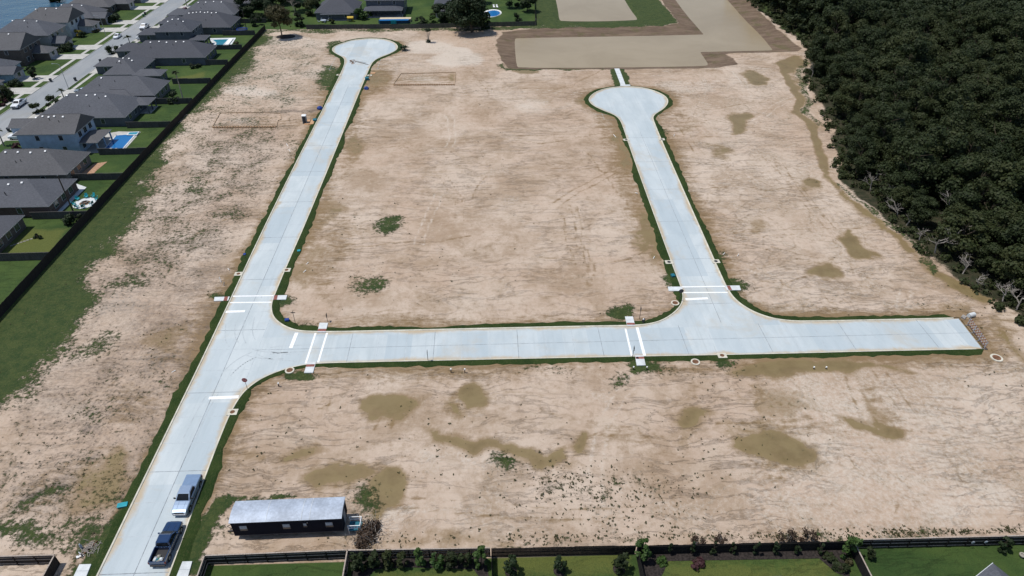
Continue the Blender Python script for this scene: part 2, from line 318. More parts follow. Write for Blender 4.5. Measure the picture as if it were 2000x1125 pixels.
# ------------------------------------------------------------------ mesh helpers
COL = SC.collection
class MB:
    def __init__(s): s.v = []; s.f = []
    def add(s, vs, fs):
        o = len(s.v); s.v += [tuple(p) for p in vs]; s.f += [tuple(i + o for i in q) for q in fs]; return s
    def box(s, x0, x1, y0, y1, z0, z1):
        vs = [(x, y, z) for z in (z0, z1) for x, y in ((x0, y0), (x1, y0), (x1, y1), (x0, y1))]
        return s.add(vs, [(3, 2, 1, 0), (4, 5, 6, 7), (0, 1, 5, 4), (1, 2, 6, 5), (2, 3, 7, 6), (3, 0, 4, 7)])
    def obox(s, c, size, rz=0.0, ry=0.0, rx=0.0):
        m = Matrix.Translation(c) @ Matrix.Rotation(rz, 4, 'Z') @ Matrix.Rotation(ry, 4, 'Y') @ Matrix.Rotation(rx, 4, 'X')
        a, b, d = size[0] / 2, size[1] / 2, size[2] / 2
        vs = [m @ Vector((x, y, z)) for z in (-d, d) for x, y in ((-a, -b), (a, -b), (a, b), (-a, b))]
        return s.add(vs, [(3, 2, 1, 0), (4, 5, 6, 7), (0, 1, 5, 4), (1, 2, 6, 5), (2, 3, 7, 6), (3, 0, 4, 7)])
    def prism(s, poly, z0, z1):
        n = len(poly); a = sum(poly[i][0] * poly[(i + 1) % n][1] - poly[(i + 1) % n][0] * poly[i][1] for i in range(n))
        if a < 0: poly = poly[::-1]
        vs = [(x, y, z0) for x, y in poly] + [(x, y, z1) for x, y in poly]
        tri = tessellate_polygon([[Vector((x, y, 0)) for x, y in poly]])
        fs = [(i, (i + 1) % n, n + (i + 1) % n, n + i) for i in range(n)]
        for t in tri:
            p = [poly[i] for i in t]; ar = (p[1][0] - p[0][0]) * (p[2][1] - p[0][1]) - (p[2][0] - p[0][0]) * (p[1][1] - p[0][1])
            t = t if ar > 0 else t[::-1]
            fs.append(tuple(n + i for i in t)); fs.append(tuple(reversed(t)))
        return s.add(vs, fs)
    def tube(s, pts, rad, n=6, cap=True):
        pts = [Vector(p) for p in pts]; rad = rad if hasattr(rad, '__len__') else [rad] * len(pts); vs = []; fs = []
        for i, p in enumerate(pts):
            d = (pts[min(i + 1, len(pts) - 1)] - pts[max(i - 1, 0)]).normalized()
            a = d.orthogonal().normalized() if i == 0 else (a - d * a.dot(d)).normalized()
            b = d.cross(a)
            for k in range(n):
                t = 2 * math.pi * k / n; vs.append(p + (a * math.cos(t) + b * math.sin(t)) * rad[i])
        for i in range(len(pts) - 1):
            for k in range(n): fs.append((i * n + k, i * n + (k + 1) % n, (i + 1) * n + (k + 1) % n, (i + 1) * n + k))
        if cap: fs.append(tuple(range(n - 1, -1, -1))); fs.append(tuple((len(pts) - 1) * n + k for k in range(n)))
        return s.add(vs, fs)
    def loft(s, secs, caps=True):
        n = len(secs[0]); vs = [p for q in secs for p in q]; fs = []
        for i in range(len(secs) - 1):
            for k in range(n): fs.append((i * n + k, i * n + (k + 1) % n, (i + 1) * n + (k + 1) % n, (i + 1) * n + k))
        if caps: fs.append(tuple(range(n - 1, -1, -1))); fs.append(tuple((len(secs) - 1) * n + k for k in range(n)))
        return s.add(vs, fs)
    def quad(s, a, b, c, d): return s.add([a, b, c, d], [(0, 1, 2, 3)])
    def disc(s, c, r, z0, z1, n=20, ry=None):
        ry = ry or r
        return s.prism([(c[0] + r * math.cos(2 * math.pi * k / n), c[1] + ry * math.sin(2 * math.pi * k / n)) for k in range(n)], z0, z1)
    def mesh(s, name, mat, smooth=False):
        me = bpy.data.meshes.new(name); me.from_pydata(s.v, [], s.f); me.materials.append(M[mat]); me.update()
        if smooth: me.shade_smooth()
        return me
    def build(s, name, mat, parent=None, loc=None, smooth=False, rz=0.0, fix=True):
        me = s.mesh(name, mat, smooth)
        if fix:
            bm = bmesh.new(); bm.from_mesh(me); bmesh.ops.recalc_face_normals(bm, faces=bm.faces); bm.to_mesh(me); bm.free()
        return link(name, me, parent, loc, rz)
def link(name, me, parent=None, loc=None, rz=0.0):
    o = bpy.data.objects.new(name, me); COL.objects.link(o)
    if parent: o.parent = parent
    if loc is not None: o.location = loc
    if rz: o.rotation_euler.z = rz
    return o
def tag(o, label=None, cat=None, group=None, kind=None):
    if label: o['label'] = label
    if cat: o['category'] = cat
    if group: o['group'] = group
    if kind: o['kind'] = kind
    return o
def thing(name, label, cat, loc=(0, 0, 0), rz=0.0, group=None):
    o = bpy.data.objects.new(name, None); COL.objects.link(o); o.location = (loc[0], loc[1], loc[2] if len(loc) > 2 else 0); o.rotation_euler.z = rz
    o.empty_display_size = .3
    return tag(o, label, cat, group)
def struct(o): o['kind'] = 'structure'; return o
KIDS = {}
def copy_tree(o, label, loc, rz=0.0, group=None, scale=None):
    r = o.copy(); COL.objects.link(r); r.location = (loc[0], loc[1], loc[2] if len(loc) > 2 else 0); r.rotation_euler.z = rz
    if scale: r.scale = scale
    r['label'] = label
    if group: r['group'] = group
    for ch in o.children:
        c = ch.copy(); COL.objects.link(c); c.parent = r
        for g in ch.children:
            d = g.copy(); COL.objects.link(d); d.parent = c
    return r

def chaikin(p, it=2):
    for _ in range(it):
        q = []
        for i in range(len(p)):
            a, b = p[i], p[(i + 1) % len(p)]
            q += [(a[0] * .75 + b[0] * .25, a[1] * .75 + b[1] * .25), (a[0] * .25 + b[0] * .75, a[1] * .25 + b[1] * .75)]
        p = q
    return p
def resample(p, step):
    out = []
    for i in range(len(p)):
        a, b = np.array(p[i]), np.array(p[(i + 1) % len(p)]); d = np.linalg.norm(b - a)
        for k in range(max(1, int(round(d / step)))): out.append(tuple(a + (b - a) * k / max(1, int(round(d / step)))))
    return out
def normals(p):
    a = np.array(p); t = np.roll(a, -1, 0) - np.roll(a, 1, 0); n = np.stack([t[:, 1], -t[:, 0]], 1); n /= np.linalg.norm(n, axis=1)[:, None] + 1e-9
    for _ in range(3): n = (np.roll(n, 1, 0) + 2 * n + np.roll(n, -1, 0)); n /= np.linalg.norm(n, axis=1)[:, None] + 1e-9
    x, y = a.T; area = np.sum(x * np.roll(y, -1) - np.roll(x, -1) * y)
    return a, (n if area > 0 else -n)
def sdist(poly, X, Y):
    """signed distance to polygon, negative inside"""
    P = np.array(poly); n = len(P); d2 = np.full(X.shape, 1e18); ins = np.zeros(X.shape, bool)
    for i in range(n):
        ax, ay = P[i]; bx, by = P[(i + 1) % n]; ex, ey = bx - ax, by - ay; L2 = ex * ex + ey * ey + 1e-12
        t = np.clip(((X - ax) * ex + (Y - ay) * ey) / L2, 0, 1); dx, dy = X - ax - t * ex, Y - ay - t * ey
        d2 = np.minimum(d2, dx * dx + dy * dy)
        if ay != by:
            c = ((ay > Y) != (by > Y)) & (X < (bx - ax) * (Y - ay) / (by - ay) + ax); ins ^= c
    d = np.sqrt(d2); return np.where(ins, -d, d)
def ell(cx, cy, rx, ry, rot=0, n=18):
    c, s = math.cos(R(rot)), math.sin(R(rot)); out = []
    for k in range(n):
        t = 2 * math.pi * k / n; a, b = rx * math.cos(t), ry * math.sin(t); out.append(S(cx + a * c - b * s, cy + a * s + b * c))
    return out

# ------------------------------------------------------------------ new streets: one connected concrete sheet
ROAD_PX = [(140, 1228.2), (190, 1125), (299, 900), (420, 651), (527, 420), (648, 180), (669, 137), (673.5, 124), (673, 116), (669, 111.5), (660, 107), (652, 102.5), (648.4, 98),
    (651, 92.5), (660, 88), (677.7, 81.7), (695.5, 77.3), (722, 75.2), (748.8, 76.4), (766.6, 81.2), (777, 89.2), (776, 96.9), (763, 104.9), (743.5, 112), (732.8, 117.3), (725.7, 124.4), (718.6, 140),
    (702, 180), (604, 420), (560, 520), (540, 568), (531.5, 589), (529.8, 605), (534.7, 621), (550.7, 634.7), (572, 644), (593, 647.5), (640, 648.4), (700, 647.5), (1150, 637.3), (1238, 636.3), (1271, 633), (1294.7, 625.6),
    (1316, 612), (1329, 598), (1334, 584.5), (1333, 571), (1327, 553), (1314, 520), (1234, 300), (1216.4, 246), (1210, 233), (1200.4, 224.8), (1178, 216.4), (1158.8, 207), (1150, 198.4), (1150.8, 190.4), (1162, 180.8),
    (1182.8, 172.8), (1216, 168.8), (1250, 170.4), (1274, 176), (1294.8, 184.8), (1304.4, 193.6), (1304.4, 203), (1296.4, 212.8), (1280.4, 222.4), (1275, 229), (1276.4, 236.8), (1303, 300), (1400, 520), (1416, 555),
    (1423.7, 569), (1433.5, 582.6), (1449, 596), (1470.6, 609), (1500, 620), (1525, 625), (1552, 627.6), (1586.7, 627.6), (1700, 625.5), (1872.5, 621.5), (1873, 621.4), (1873.6, 622.2), (1920, 681), (1920.7, 681.9), (1919.8, 682.1),
    (1700, 686.5), (1500, 692), (1150, 698.3), (700, 708), (635, 709.7), (598.7, 712), (566.7, 718.7), (540, 727), (513, 738.7), (494.7, 750.5), (478.7, 764), (468, 777), (457, 794.7), (444, 820), (415, 893), (330, 1125), (292, 1228.2)]
road = resample(chaikin(SP(ROAD_PX), 2), 1.0)
RP, RN = normals(road); NR = len(RP)
inner = RP - RN * np.clip((82.6 - RP[:, 0]) * .8, .16, 1.7)[:, None]; inner0 = RP - RN * .15
zr = .012
mb = MB(); mb.v = [(x, y, zr) for x, y in inner0] + [(x, y, zr) for x, y in inner]
mb.f = [(i, (i + 1) % NR, NR + (i + 1) % NR, NR + i) for i in range(NR)]
tri = tessellate_polygon([[Vector((x, y, 0)) for x, y in inner]]); mb.f += [tuple(NR + i for i in t) for t in tri]
o = struct(mb.build('road', 'concrete')); at = o.data.attributes.new('edge', 'FLOAT', 'POINT'); at.data.foreach_set('value', np.r_[np.ones(NR), np.zeros(NR)].astype('f'))
for q in o.data.polygons:
    if q.normal.z < 0: q.flip()
# kerb: rounded step along the outline, left out across the open east end
mb = MB(); prof = [(-.17, .010), (-.13, .10), (-.06, .135), (.08, .135), (.10, .0)]
for i in range(NR):
    for d, z in prof: mb.v.append((RP[i][0] + RN[i][0] * d, RP[i][1] + RN[i][1] * d, z))
k = len(prof); openend = (RP[:, 0] > 82.2)
for i in range(NR):
    j = (i + 1) % NR
    if openend[i] or openend[j]: continue
    for a in range(k - 1): mb.f.append((i * k + a, j * k + a, j * k + a + 1, i * k + a + 1))
struct(mb.build('kerb', 'kerb_concrete'))
# sod verge behind the kerb, ragged outer edge
wid = 1.4 + .16 * np.interp(np.arange(NR) / 5.0, np.arange(NR // 5 + 2), rng.normal(size=NR // 5 + 2)) + rng.normal(0, .13, NR); wid = wid * np.clip(1.15 + .45 * np.interp(np.arange(NR) / 9.0, np.arange(NR // 9 + 2), rng.normal(size=NR // 9 + 2)), .45, 1.15); wid = np.where(RP[:, 0] > 82, .15, wid)
wid = np.where((RP[:, 0] > -30) & (RP[:, 1] > 83) & (RP[:, 1] < 93), wid * .85, wid)
mb = MB(); prof = [(.09, .12), (.5, .115), (.8, .085), (1.0, -.02)]
for i in range(NR):
    for q, (d, z) in enumerate(prof):
        dd = .09 if q == 0 else wid[i] * d + (rng.normal(0, .05) if q == 3 else 0)
        mb.v.append((RP[i][0] + RN[i][0] * dd, RP[i][1] + RN[i][1] * dd, z))
k = len(prof)
for i in range(NR):
    j = (i + 1) % NR
    for a in range(k - 1): mb.f.append((i * k + a, j * k + a, j * k + a + 1, i * k + a + 1))
tag(mb.build('grass_verge', 'sod'), 'narrow dark green sod strip bordering the new pale concrete streets', 'grass', kind='stuff')
def inroad(x, y): return sdist(road, np.array([x]), np.array([y]))[0]

# joints and painted markings, each a sheet above the slab
def strip(mb, a, b, wd, z):
    a, b = Vector(a), Vector(b); d = (b - a).normalized(); n = Vector((-d.y, d.x)) * wd / 2
    mb.add([(*(a - n), z), (*(b - n), z), (*(b + n), z), (*(a + n), z)], [(0, 1, 2, 3)])
mb = MB(); mf = MB()
strip(mb, (-43.45, 40), (-43.4, 214), .10, zr + .004)
strip(mb, (-39.6, 87.85), (82.6, 87.55), .08, zr + .004); strip(mb, (40.5, 92), (42.0, 175), .07, zr + .004)
strip(mf, (-39.2, 40), (-39.2, 96), .08, zr + .003)
for i in range(38):
    v = 47.6 + i * 5.07
    if v > 226: break
    (strip(mb, (-47.5, v), (-39.4, v), .10, zr + .005) if i % 3 == 0 else strip(mf, (-47.5, v), (-39.4, v), .07, zr + .005))
for i in range(24):
    u = -28.6 + i * 4.72; (strip(mb, (u, 84.0), (u, 91.5), .08, zr + .005) if i % 3 == 1 else strip(mf, (u, 84.0), (u, 91.5), .07, zr + .005))
for i in range(17):
    v = 97.5 + i * 4.9; x0 = 36.0 + (v - 110) * .0253
    (strip(mb, (x0 + .3, v), (x0 + 8.4, v), .08, zr + .005) if i % 3 == 0 else strip(mf, (x0 + .3, v), (x0 + 8.4, v), .06, zr + .005))
for cx_, cy_, rr in ((-44.2, 238.5, 12), (41.5, 191.5, 11)):
    for q in (-8, -4, 0, 4, 8):
        h = math.sqrt(rr * rr - q * q); strip(mf, (cx_ - h, cy_ + q), (cx_ + h, cy_ + q), .06, zr + .005); strip(mf, (cx_ + q, cy_ - h), (cx_ + q, cy_ + h), .06, zr + .006)
struct(mb.build('road_joints', 'joint')); struct(mf.build('road_faint_joints', 'faint_joint'))
mb = MB()
for a, b, wd in [((446.5, 578.8), (536, 577.6), .34), ((445, 591.2), (532, 590.3), .34), ((616.5, 650.5), (597.0, 710), .34), ((638.7, 650.5), (621.3, 708), .34),
                 ((1330, 560.6), (1417, 559.2), .34), ((1335, 571.6), (1421, 571.2), .34), ((1221.6, 642), (1234, 695), .34), ((1244.3, 639.5), (1259.3, 696), .5),
                 ((437.8, 609.2), (478.5, 607.8), .62), ((579.6, 650), (567.6, 680), .62), ((407.8, 777.6), (466, 775.2), .62), ((1338.8, 584.8), (1382.7, 582.6), .62)]:
    strip(mb, S(*a), S(*b), wd, zr + .010)
struct(mb.build('road_markings', 'white_paint'))

mb = MB()
for pts, off in (([(-30, 88.8), (-36, 88.6), (-40.5, 87.0), (-43.3, 83), (-44.6, 76), (-45, 68)], (0, 1.7)), ([(-32, 86.4), (-37, 87.4), (-40.6, 91), (-42, 96), (-42.4, 104)], (0, 1.6)), ([(-34, 87), (-39, 87.6), (-43.4, 90.4), (-45.2, 96)], (0, 1.6))):
    P_ = [Vector(p) for p in pts]
    for o_ in off:
        fine_ = []
        for i in range(len(P_) - 1):
            p0, p1, p2, p3 = P_[max(i - 1, 0)], P_[i], P_[i + 1], P_[min(i + 2, len(P_) - 1)]
            for k in range(8): t = k / 8; fine_.append(.5 * ((2 * p1) + (p2 - p0) * t + (2 * p0 - 5 * p1 + 4 * p2 - p3) * t * t + (3 * p1 - p0 - 3 * p2 + p3) * t ** 3))
        for i, (p, q) in enumerate(zip(fine_, fine_[1:])):
            d = (q - p).normalized(); n = Vector((-d.y, d.x)) * o_
            if (i // 5) % 3 != 2: strip(mb, p + n, q + n, .16, zr + .0065)
struct(mb.build('tyre_marks', 'tyre_rubber'))

# ------------------------------------------------------------------ ponds, lake
POND = chaikin(SP([(1317, -3), (1338.6, 26.7), (1372, 65), (1374, 67), (1370, 67.6), (1280, 69.8), (1150, 72), (1010, 74.5), (1005, 76), (1006, 100), (1009, 128), (1013, 132.5), (1150, 132.5), (1280, 131), (1375, 129), (1384, 127), (1378, 117), (1369, 104),
    (1368, 102), (1375, 101.5), (1500, 98.8), (1509, 98), (1508, 96), (1487, 70), (1454, 38), (1421, 0), (1395, -28), (1298, -26)], -.9), 1)
BANK = SP([(1280, -25), (1300, 12), (1327, 45), (1300, 49.5), (1200, 51), (1060, 54), (985, 62), (968, 78), (978, 118), (995, 136), (1150, 135.5), (1340, 134), (1405, 131), (1440, 125), (1436, 113), (1422, 104), (1510, 102), (1555, 100), (1566, 94), (1530, 66), (1497, 35), (1464, 0), (1438, -28)])
POND2 = chaikin(SP([(1083, -12), (1090, 20), (1092, 38), (1097, 41.5), (1170, 42), (1240, 39.5), (1246, 37.5), (1232, 20), (1213, -12)], -.5), 1)
BANK2 = SP([(1072, -12), (1080, 30), (1086, 44.5), (1170, 45.5), (1254, 42), (1240, 20), (1222, -12)])
LAKE = [(-400, 262), (-199, 262), (-190, 275), (-184, 290), (-183, 309), (-172, 330), (-165, 350), (-160, 420), (-400, 420)]
def sheet(name, poly, z, mat):
    mb = MB(); mb.v = [(x, y, z) for x, y in poly]
    mb.f = [t for t in tessellate_polygon([[Vector((x, y, 0)) for x, y in poly]])]
    o = struct(mb.build(name, mat))
    for q in o.data.polygons:
        if q.normal.z < 0: q.flip()
    return o
sheet('pond_water', POND, -.9, 'muddy_water'); sheet('upper_pond_water', POND2, -.5, 'muddy_water'); sheet('lake_water', LAKE, -.6, 'blue_water')

# ------------------------------------------------------------------ ground sheet with survey masks
FOREST = [(118.5, 330), (117.3, 316), (117.5, 250), (114, 238), (104.5, 215), (97.5, 180), (90.5, 160), (86, 148), (87.5, 130), (88, 111), (93, 90), (96, 80), (101, 66), (106, 52), (330, 52), (420, 330), (420, 520), (122, 520)]
def ax(*seg): return np.unique(np.concatenate([np.arange(a, b, s) for a, b, s in seg]))
gx = ax((-3000, -420, 300), (-420, -225, 15), (-225, -100, 1.2), (-100, 100, .5), (100, 130, 1), (130, 260, 2.5), (260, 600, 20), (600, 3001, 300))
gy = ax((-1500, 0, 250), (0, 38, 3), (38, 200, .5), (200, 340, .75), (340, 480, 10), (480, 4001, 320))
X, Y = np.meshgrid(gx, gy); shape = X.shape
m1 = np.zeros((*shape, 4), 'f'); m2 = np.zeros((*shape, 4), 'f'); Zg = np.zeros(shape)
def paint(arr, ch, poly, st=1.0, fe=1.5, warp=1.0):
    P = np.array(poly); x0, y0 = P.min(0) - fe - 4.6; x1, y1 = P.max(0) + fe + 4.6
    i0, i1 = np.searchsorted(gy, [y0, y1]); j0, j1 = np.searchsorted(gx, [x0, x1])
    if i1 <= i0 or j1 <= j0: return
    xs, ys = X[i0:i1, j0:j1], Y[i0:i1, j0:j1]; d = sdist(poly, xs + (XW[i0:i1, j0:j1] - xs) * warp, ys + (YW[i0:i1, j0:j1] - ys) * warp); k = np.clip(.5 - d / (2 * fe), 0, 1); k = k * k * (3 - 2 * k)
    arr[i0:i1, j0:j1, ch] = np.maximum(arr[i0:i1, j0:j1, ch], k * st)
def vnoise(x, y, sc, seed):
    lat = np.random.default_rng(seed).uniform(-1, 1, (256, 256)); x = x / sc; y = y / sc; xi, yi = np.floor(x).astype(int), np.floor(y).astype(int); fx, fy = x - xi, y - yi
    fx, fy = fx * fx * (3 - 2 * fx), fy * fy * (3 - 2 * fy); q = lambda a, b: lat[(yi + b) % 256, (xi + a) % 256]
    return (q(0, 0) * (1 - fx) + q(1, 0) * fx) * (1 - fy) + (q(0, 1) * (1 - fx) + q(1, 1) * fx) * fy
XW = X + 2.6 * vnoise(X, Y, 8.5, 1) + 1.3 * vnoise(X, Y, 3.4, 2) + .6 * vnoise(X, Y, 1.4, 3); YW = Y + 2.2 * vnoise(X, Y, 8.5, 4) + 1.2 * vnoise(X, Y, 3.4, 5) + .6 * vnoise(X, Y, 1.4, 6)
G_, W_, P_, B_ = 0, 1, 2, 3
# turf and weeds
LEFTG = [(-140, 690), (-100, 632), (-20, 565), (80, 465), (190, 352), (280, 265), (380, 165), (435, 112), (490, 62), (540, 60), (505, 100), (455, 160), (385, 230), (325, 300), (290, 375), (240, 455), (205, 520), (185, 590), (130, 690), (60, 765), (0, 800), (-40, 830)]
paint(m1, G_, SP(LEFTG), 1.12, 6); paint(m1, G_, SP([(500, 70), (640, 70), (640, 110), (600, 200), (540, 380), (460, 480), (330, 560), (200, 640), (0, 860), (0, 760), (250, 380)]), .36, 8); paint(m1, G_, SP([(0, 860), (330, 640), (320, 800), (200, 1090), (0, 1090)]), .33, 8)
for e in [(200, 678, 72, 17, -24, .8), (250, 557, 48, 15, 0, .55), (380, 362, 45, 20, -20, .55), (85, 985, 70, 14, -25, .75), (40, 1062, 100, 30, 5, .85), (150, 1062, 60, 34, 0, .62), (757, 441, 34, 17, -18, .86), (737, 553, 42, 17, -8, .72), (695, 425, 14, 8, 0, .5),
          (968, 912, 24, 15, 0, .86), (1110, 942, 70, 20, 12, .62), (1190, 962, 70, 16, 5, .50), (1160, 1000, 90, 16, 0, .34), (1250, 950, 60, 14, 0, .34), (480, 985, 70, 8, 0, .6), (700, 990, 36, 24, 40, .80), (690, 982, 26, 10, 0, .75), (400, 1045, 40, 48, 0, .50), (1200, 746, 28, 20, 0, .62), (1065, 726, 52, 14, 0, .55), (885, 722, 30, 12, 0, .5), (1250, 715, 40, 18, 0, .5),
          (640, 150, 26, 26, 0, .75), (655, 92, 24, 14, 0, .8), (560, 115, 75, 32, 0, .36), (500, 160, 90, 40, 0, .30), (455, 225, 60, 20, 0, .3), (330, 430, 60, 40, -30, .25), (690, 200, 10, 30, 20, .6), (1215, 620, 20, 14, 0, .9), (1225, 612, 14, 8, 0, .9), (1238, 716, 28, 14, 0, 1.2), (1310, 552, 22, 14, 0, .9), (1440, 562, 24, 12, 0, .9), (548, 580, 26, 14, 0, 1.0),
          (425, 584, 22, 10, 0, 1.0), (620, 632, 30, 9, 0, .8), (602, 722, 28, 14, 0, 1.1), (1410, 512, 16, 22, 0, .7), (1320, 720, 160, 10, 0, .35), (1410, 702, 30, 9, 0, .9), (430, 860, 18, 60, 20, .4), (320, 740, 30, 20, -40, .4), (110, 870, 60, 16, -30, .42), (1300, 265, 14, 10, 0, .6), (30, 930, 50, 14, -20, .5), (1815, 595, 28, 8, 20, .4), (565, 290, 16, 40, 25, .42), (455, 490, 20, 20, 0, .34)]:
    paint(m1, G_, ell(*e[:5]), e[5], (2.4 if e[5] < .9 else 1.4) if e[5] > .7 else 2.2, .8)
for poly, st, fe in [([(395, 1010), (413, 974), (470, 974), (560, 974), (575, 980), (450, 985), (430, 1000), (405, 1040), (385, 1100), (360, 1125), (330, 1125)], 1.2, .7), ([(320, 1125), (345, 1060), (372, 1060), (400, 1125)], 1.1, .8), ([(140, 1125), (190, 1040), (235, 990), (205, 1125)], .9, .8),
                     ([(960, 1062), (2010, 1032), (2010, 1050), (960, 1080)], .38, .7), ([(1700, 1040), (2010, 1030), (2010, 1046), (1660, 1056)], .5, .7), ([(515, 56), (960, 54), (960, 60), (515, 64)], .7, 1.5),
                     ([(1040, -10), (1047, 50), (1180, 51), (1300, 48.5), (1326, 44), (1298, 12), (1282, -10)], 1.2, 1.5), ([(955, 52), (1050, 50), (1300, 48), (1300, 51), (1060, 55), (960, 60)], .9, 1), ([(975, 120), (990, 134), (1200, 133.5), (1200, 136), (985, 138), (968, 124)], .9, 1),
                     ([(1195, 134), (1219, 134), (1232, 170), (1202, 170)], 1.3, .5), ([(1460, -10), (1480, -10), (1560, 60), (1575, 90), (1540, 62)], .9, 2), ([(1788, 500), (1805, 498), (1840, 530), (1830, 540)], .7, .8)]:
    paint(m1, G_, SP(poly), st, fe, .35 if st > 1 else .8)
# puddles and wet silt
for e in [(772, 794, 46, 20, 0, 1), (938, 778, 44, 18, -8, 1), (890, 812, 24, 12, 0, .75), (1130, 865, 18, 13, 0, .9), (605, 881, 40, 14, -15, .9), (655, 935, 50, 22, -20, .9), (742, 972, 52, 46, 0, 1), (1330, 821, 44, 18, 0, .9), (1612, 530, 24, 10, 20, 1), (1440, 238, 20, 22, 0, .8), (1472, 152, 28, 12, 15, .9), (1575, 364, 20, 12, 0, .8), (1415, 300, 24, 14, 0, .5),
          (1262, 460, 20, 60, -22, .62), (1225, 300, 16, 44, -20, .55), (600, 520, 22, 40, 20, .5), (640, 420, 14, 40, 20, .5), (700, 290, 20, 30, 20, .5), (730, 155, 30, 18, 0, .5), (195, 935, 70, 30, -40, .62), (170, 990, 60, 24, -35, .62), (500, 880, 20, 14, 0, .5), (1025, 140, 30, 6, 0, .8), (1150, 200, 16, 12, 0, .6), (335, 650, 30, 14, -35, .5), (1560, 610, 60, 10, 0, .45), (1860, 605, 16, 8, 0, .6), (1250, 470, 22, 30, 0, .6), (1480, 440, 16, 14, 0, .45), (880, 150, 14, 7, 0, .6), (1090, 905, 30, 8, 0, .5)]:
    paint(m1, W_, ell(*e[:5]), e[5], 1.6)
for poly, st, fe in [([(850, 855), (930, 868), (1000, 878), (1085, 864), (1086, 890), (1000, 898), (920, 892), (862, 878)], 1, .8), ([(1400, 718), (1500, 705), (1700, 703), (1740, 714), (1650, 736), (1540, 748), (1450, 738)], 1, 1), ([(1690, 790), (1735, 828), (1735, 852), (1650, 852), (1620, 836), (1700, 832)], .95, .8),
                     ([(1438, 858), (1550, 868), (1612, 905), (1575, 932), (1500, 920), (1452, 892)], 1, 1), ([(1410, 830), (1500, 830), (1640, 930), (1560, 945), (1460, 900)], .45, 2), ([(1655, 468), (1672, 458), (1700, 480), (1735, 503), (1705, 512), (1672, 504)], 1, .5),
                     ([(1520, 122), (1566, 106), (1572, 128), (1552, 150), (1566, 205), (1580, 245), (1560, 220), (1545, 150)], .85, 1), ([(1790, 498), (1838, 532), (1905, 568), (1938, 592), (1905, 606), (1865, 575), (1815, 528)], 1, .6), ([(1600, 325), (1660, 370), (1720, 420), (1790, 500), (1780, 500), (1700, 425), (1610, 345)], .5, 1),
                     ([(1925, 610), (1960, 640), (2010, 700), (2010, 730), (1940, 660)], .6, 1), ([(690, 1050), (900, 1048), (1000, 1052), (1000, 1066), (690, 1070)], .5, 1), ([(1480, 760), (1560, 775), (1580, 820), (1500, 840), (1465, 800)], .45, 2)]:
    paint(m1, W_, SP(poly), st, fe + .7)
for e in [(770, 1020, 90, 30, 0, .9), (900, 905, 70, 26, 0, .7), (1850, 900, 150, 90, 0, .5), (1900, 990, 130, 55, 0, .75), (890, 112, 50, 20, 0, 1.1), (845, 92, 60, 16, 0, .9), (490, 180, 60, 14, 0, 1.0), (600, 135, 40, 20, 0, .6), (560, 80, 70, 12, 0, .7), (1040, 206, 40, 12, 0, .7), (1160, 770, 30, 12, 0, .7), (1240, 760, 40, 16, 0, .5), (1000, 560, 60, 20, 0, .3), (230, 600, 60, 30, -20, .55), (100, 880, 50, 14, -20, .5),
          (470, 235, 40, 8, 0, .9), (820, 155, 26, 6, 0, .9), (1780, 600, 120, 14, 0, .5), (1480, 590, 90, 14, 0, .6), (1830, 780, 40, 12, 0, .8), (1640, 770, 50, 16, 0, .5), (1250, 1000, 140, 30, 0, .5), (1350, 170, 60, 14, 0, .6), (640, 500, 40, 30, 0, .35), (980, 330, 60, 14, 0, .4), (1010, 400, 40, 14, 0, .5), (300, 700, 50, 20, -30, .4), (1550, 1000, 120, 30, 0, .4)]:
    paint(m1, P_, ell(*e[:5]), e[5], 4)
for e in [(150, 842, 26, 14, -30, 1), (178, 845, 11, 16, 0, 1.1), (100, 972, 60, 16, -25, .9), (110, 820, 60, 14, -25, .5), (205, 690, 50, 10, -24, .6), (300, 750, 30, 12, -40, .6), (160, 910, 30, 12, -40, .8), (470, 265, 60, 12, 0, .45), (790, 245, 40, 10, 0, .4), (1240, 240, 40, 14, 0, .3), (720, 745, 70, 14, 0, .4), (500, 300, 90, 20, 0, .4), (1500, 475, 26, 8, 0, .45), (570, 215, 60, 5, 0, .7)]:
    paint(m2, 2, ell(*e[:5]), e[5], 2.0)
paint(m1, B_, BANK, 1, 1.2, .35)
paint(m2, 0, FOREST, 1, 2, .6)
# yards
yards = [[(-400, -200), (-87.2, -200), (-87.0, 97), (-87.1, 166), (-85.2, 278.2), (3.0, 278.8), (20.0, 279.4), (24.5, 330), (30, 520), (-400, 520)], [(-62.2, 46.9), (-62.2, 30), (-120, 30), (-120, 46.9)], [(-35.3, 48.3), (66, 47.3), (120, 46.5), (120, -200), (-35.3, -200)]]
for yq in yards: paint(m2, 1, yq, 1, .5, 0)
for q in ([(972, 1080), (1242, 1072), (1258, 1140), (968, 1140)], [(1300, 1098), (1600, 1092), (1660, 1140), (1290, 1140)], [(735, 1112), (930, 1110), (945, 1140), (715, 1140)], [(20, 446), (145, 446), (95, 505), (0, 505)], [(395, 152), (400, 140), (340, 152), (345, 160)]): paint(m2, 2, SP(q), .9, 2, .5)
cells_ = np.zeros((*shape, 1), 'f')
for q in ([(1560, 700), (2020, 690), (2040, 1060), (1180, 1050), (1380, 900), (1200, 760), (1420, 740)], [(1330, 330), (1560, 300), (1850, 610), (1480, 615)], [(1320, 150), (1500, 130), (1540, 240), (1330, 260)]): paint(cells_, 0, SP(q), 1.0, 6)
for q, st in (([(400, 230), (600, 230), (560, 300), (460, 560), (330, 1000), (200, 1100), (0, 1080), (0, 780), (250, 400)], .50), ([(1480, 560), (1850, 600), (1700, 610), (1500, 610)], .2)): paint(m2, 2, SP(q), st, 8)
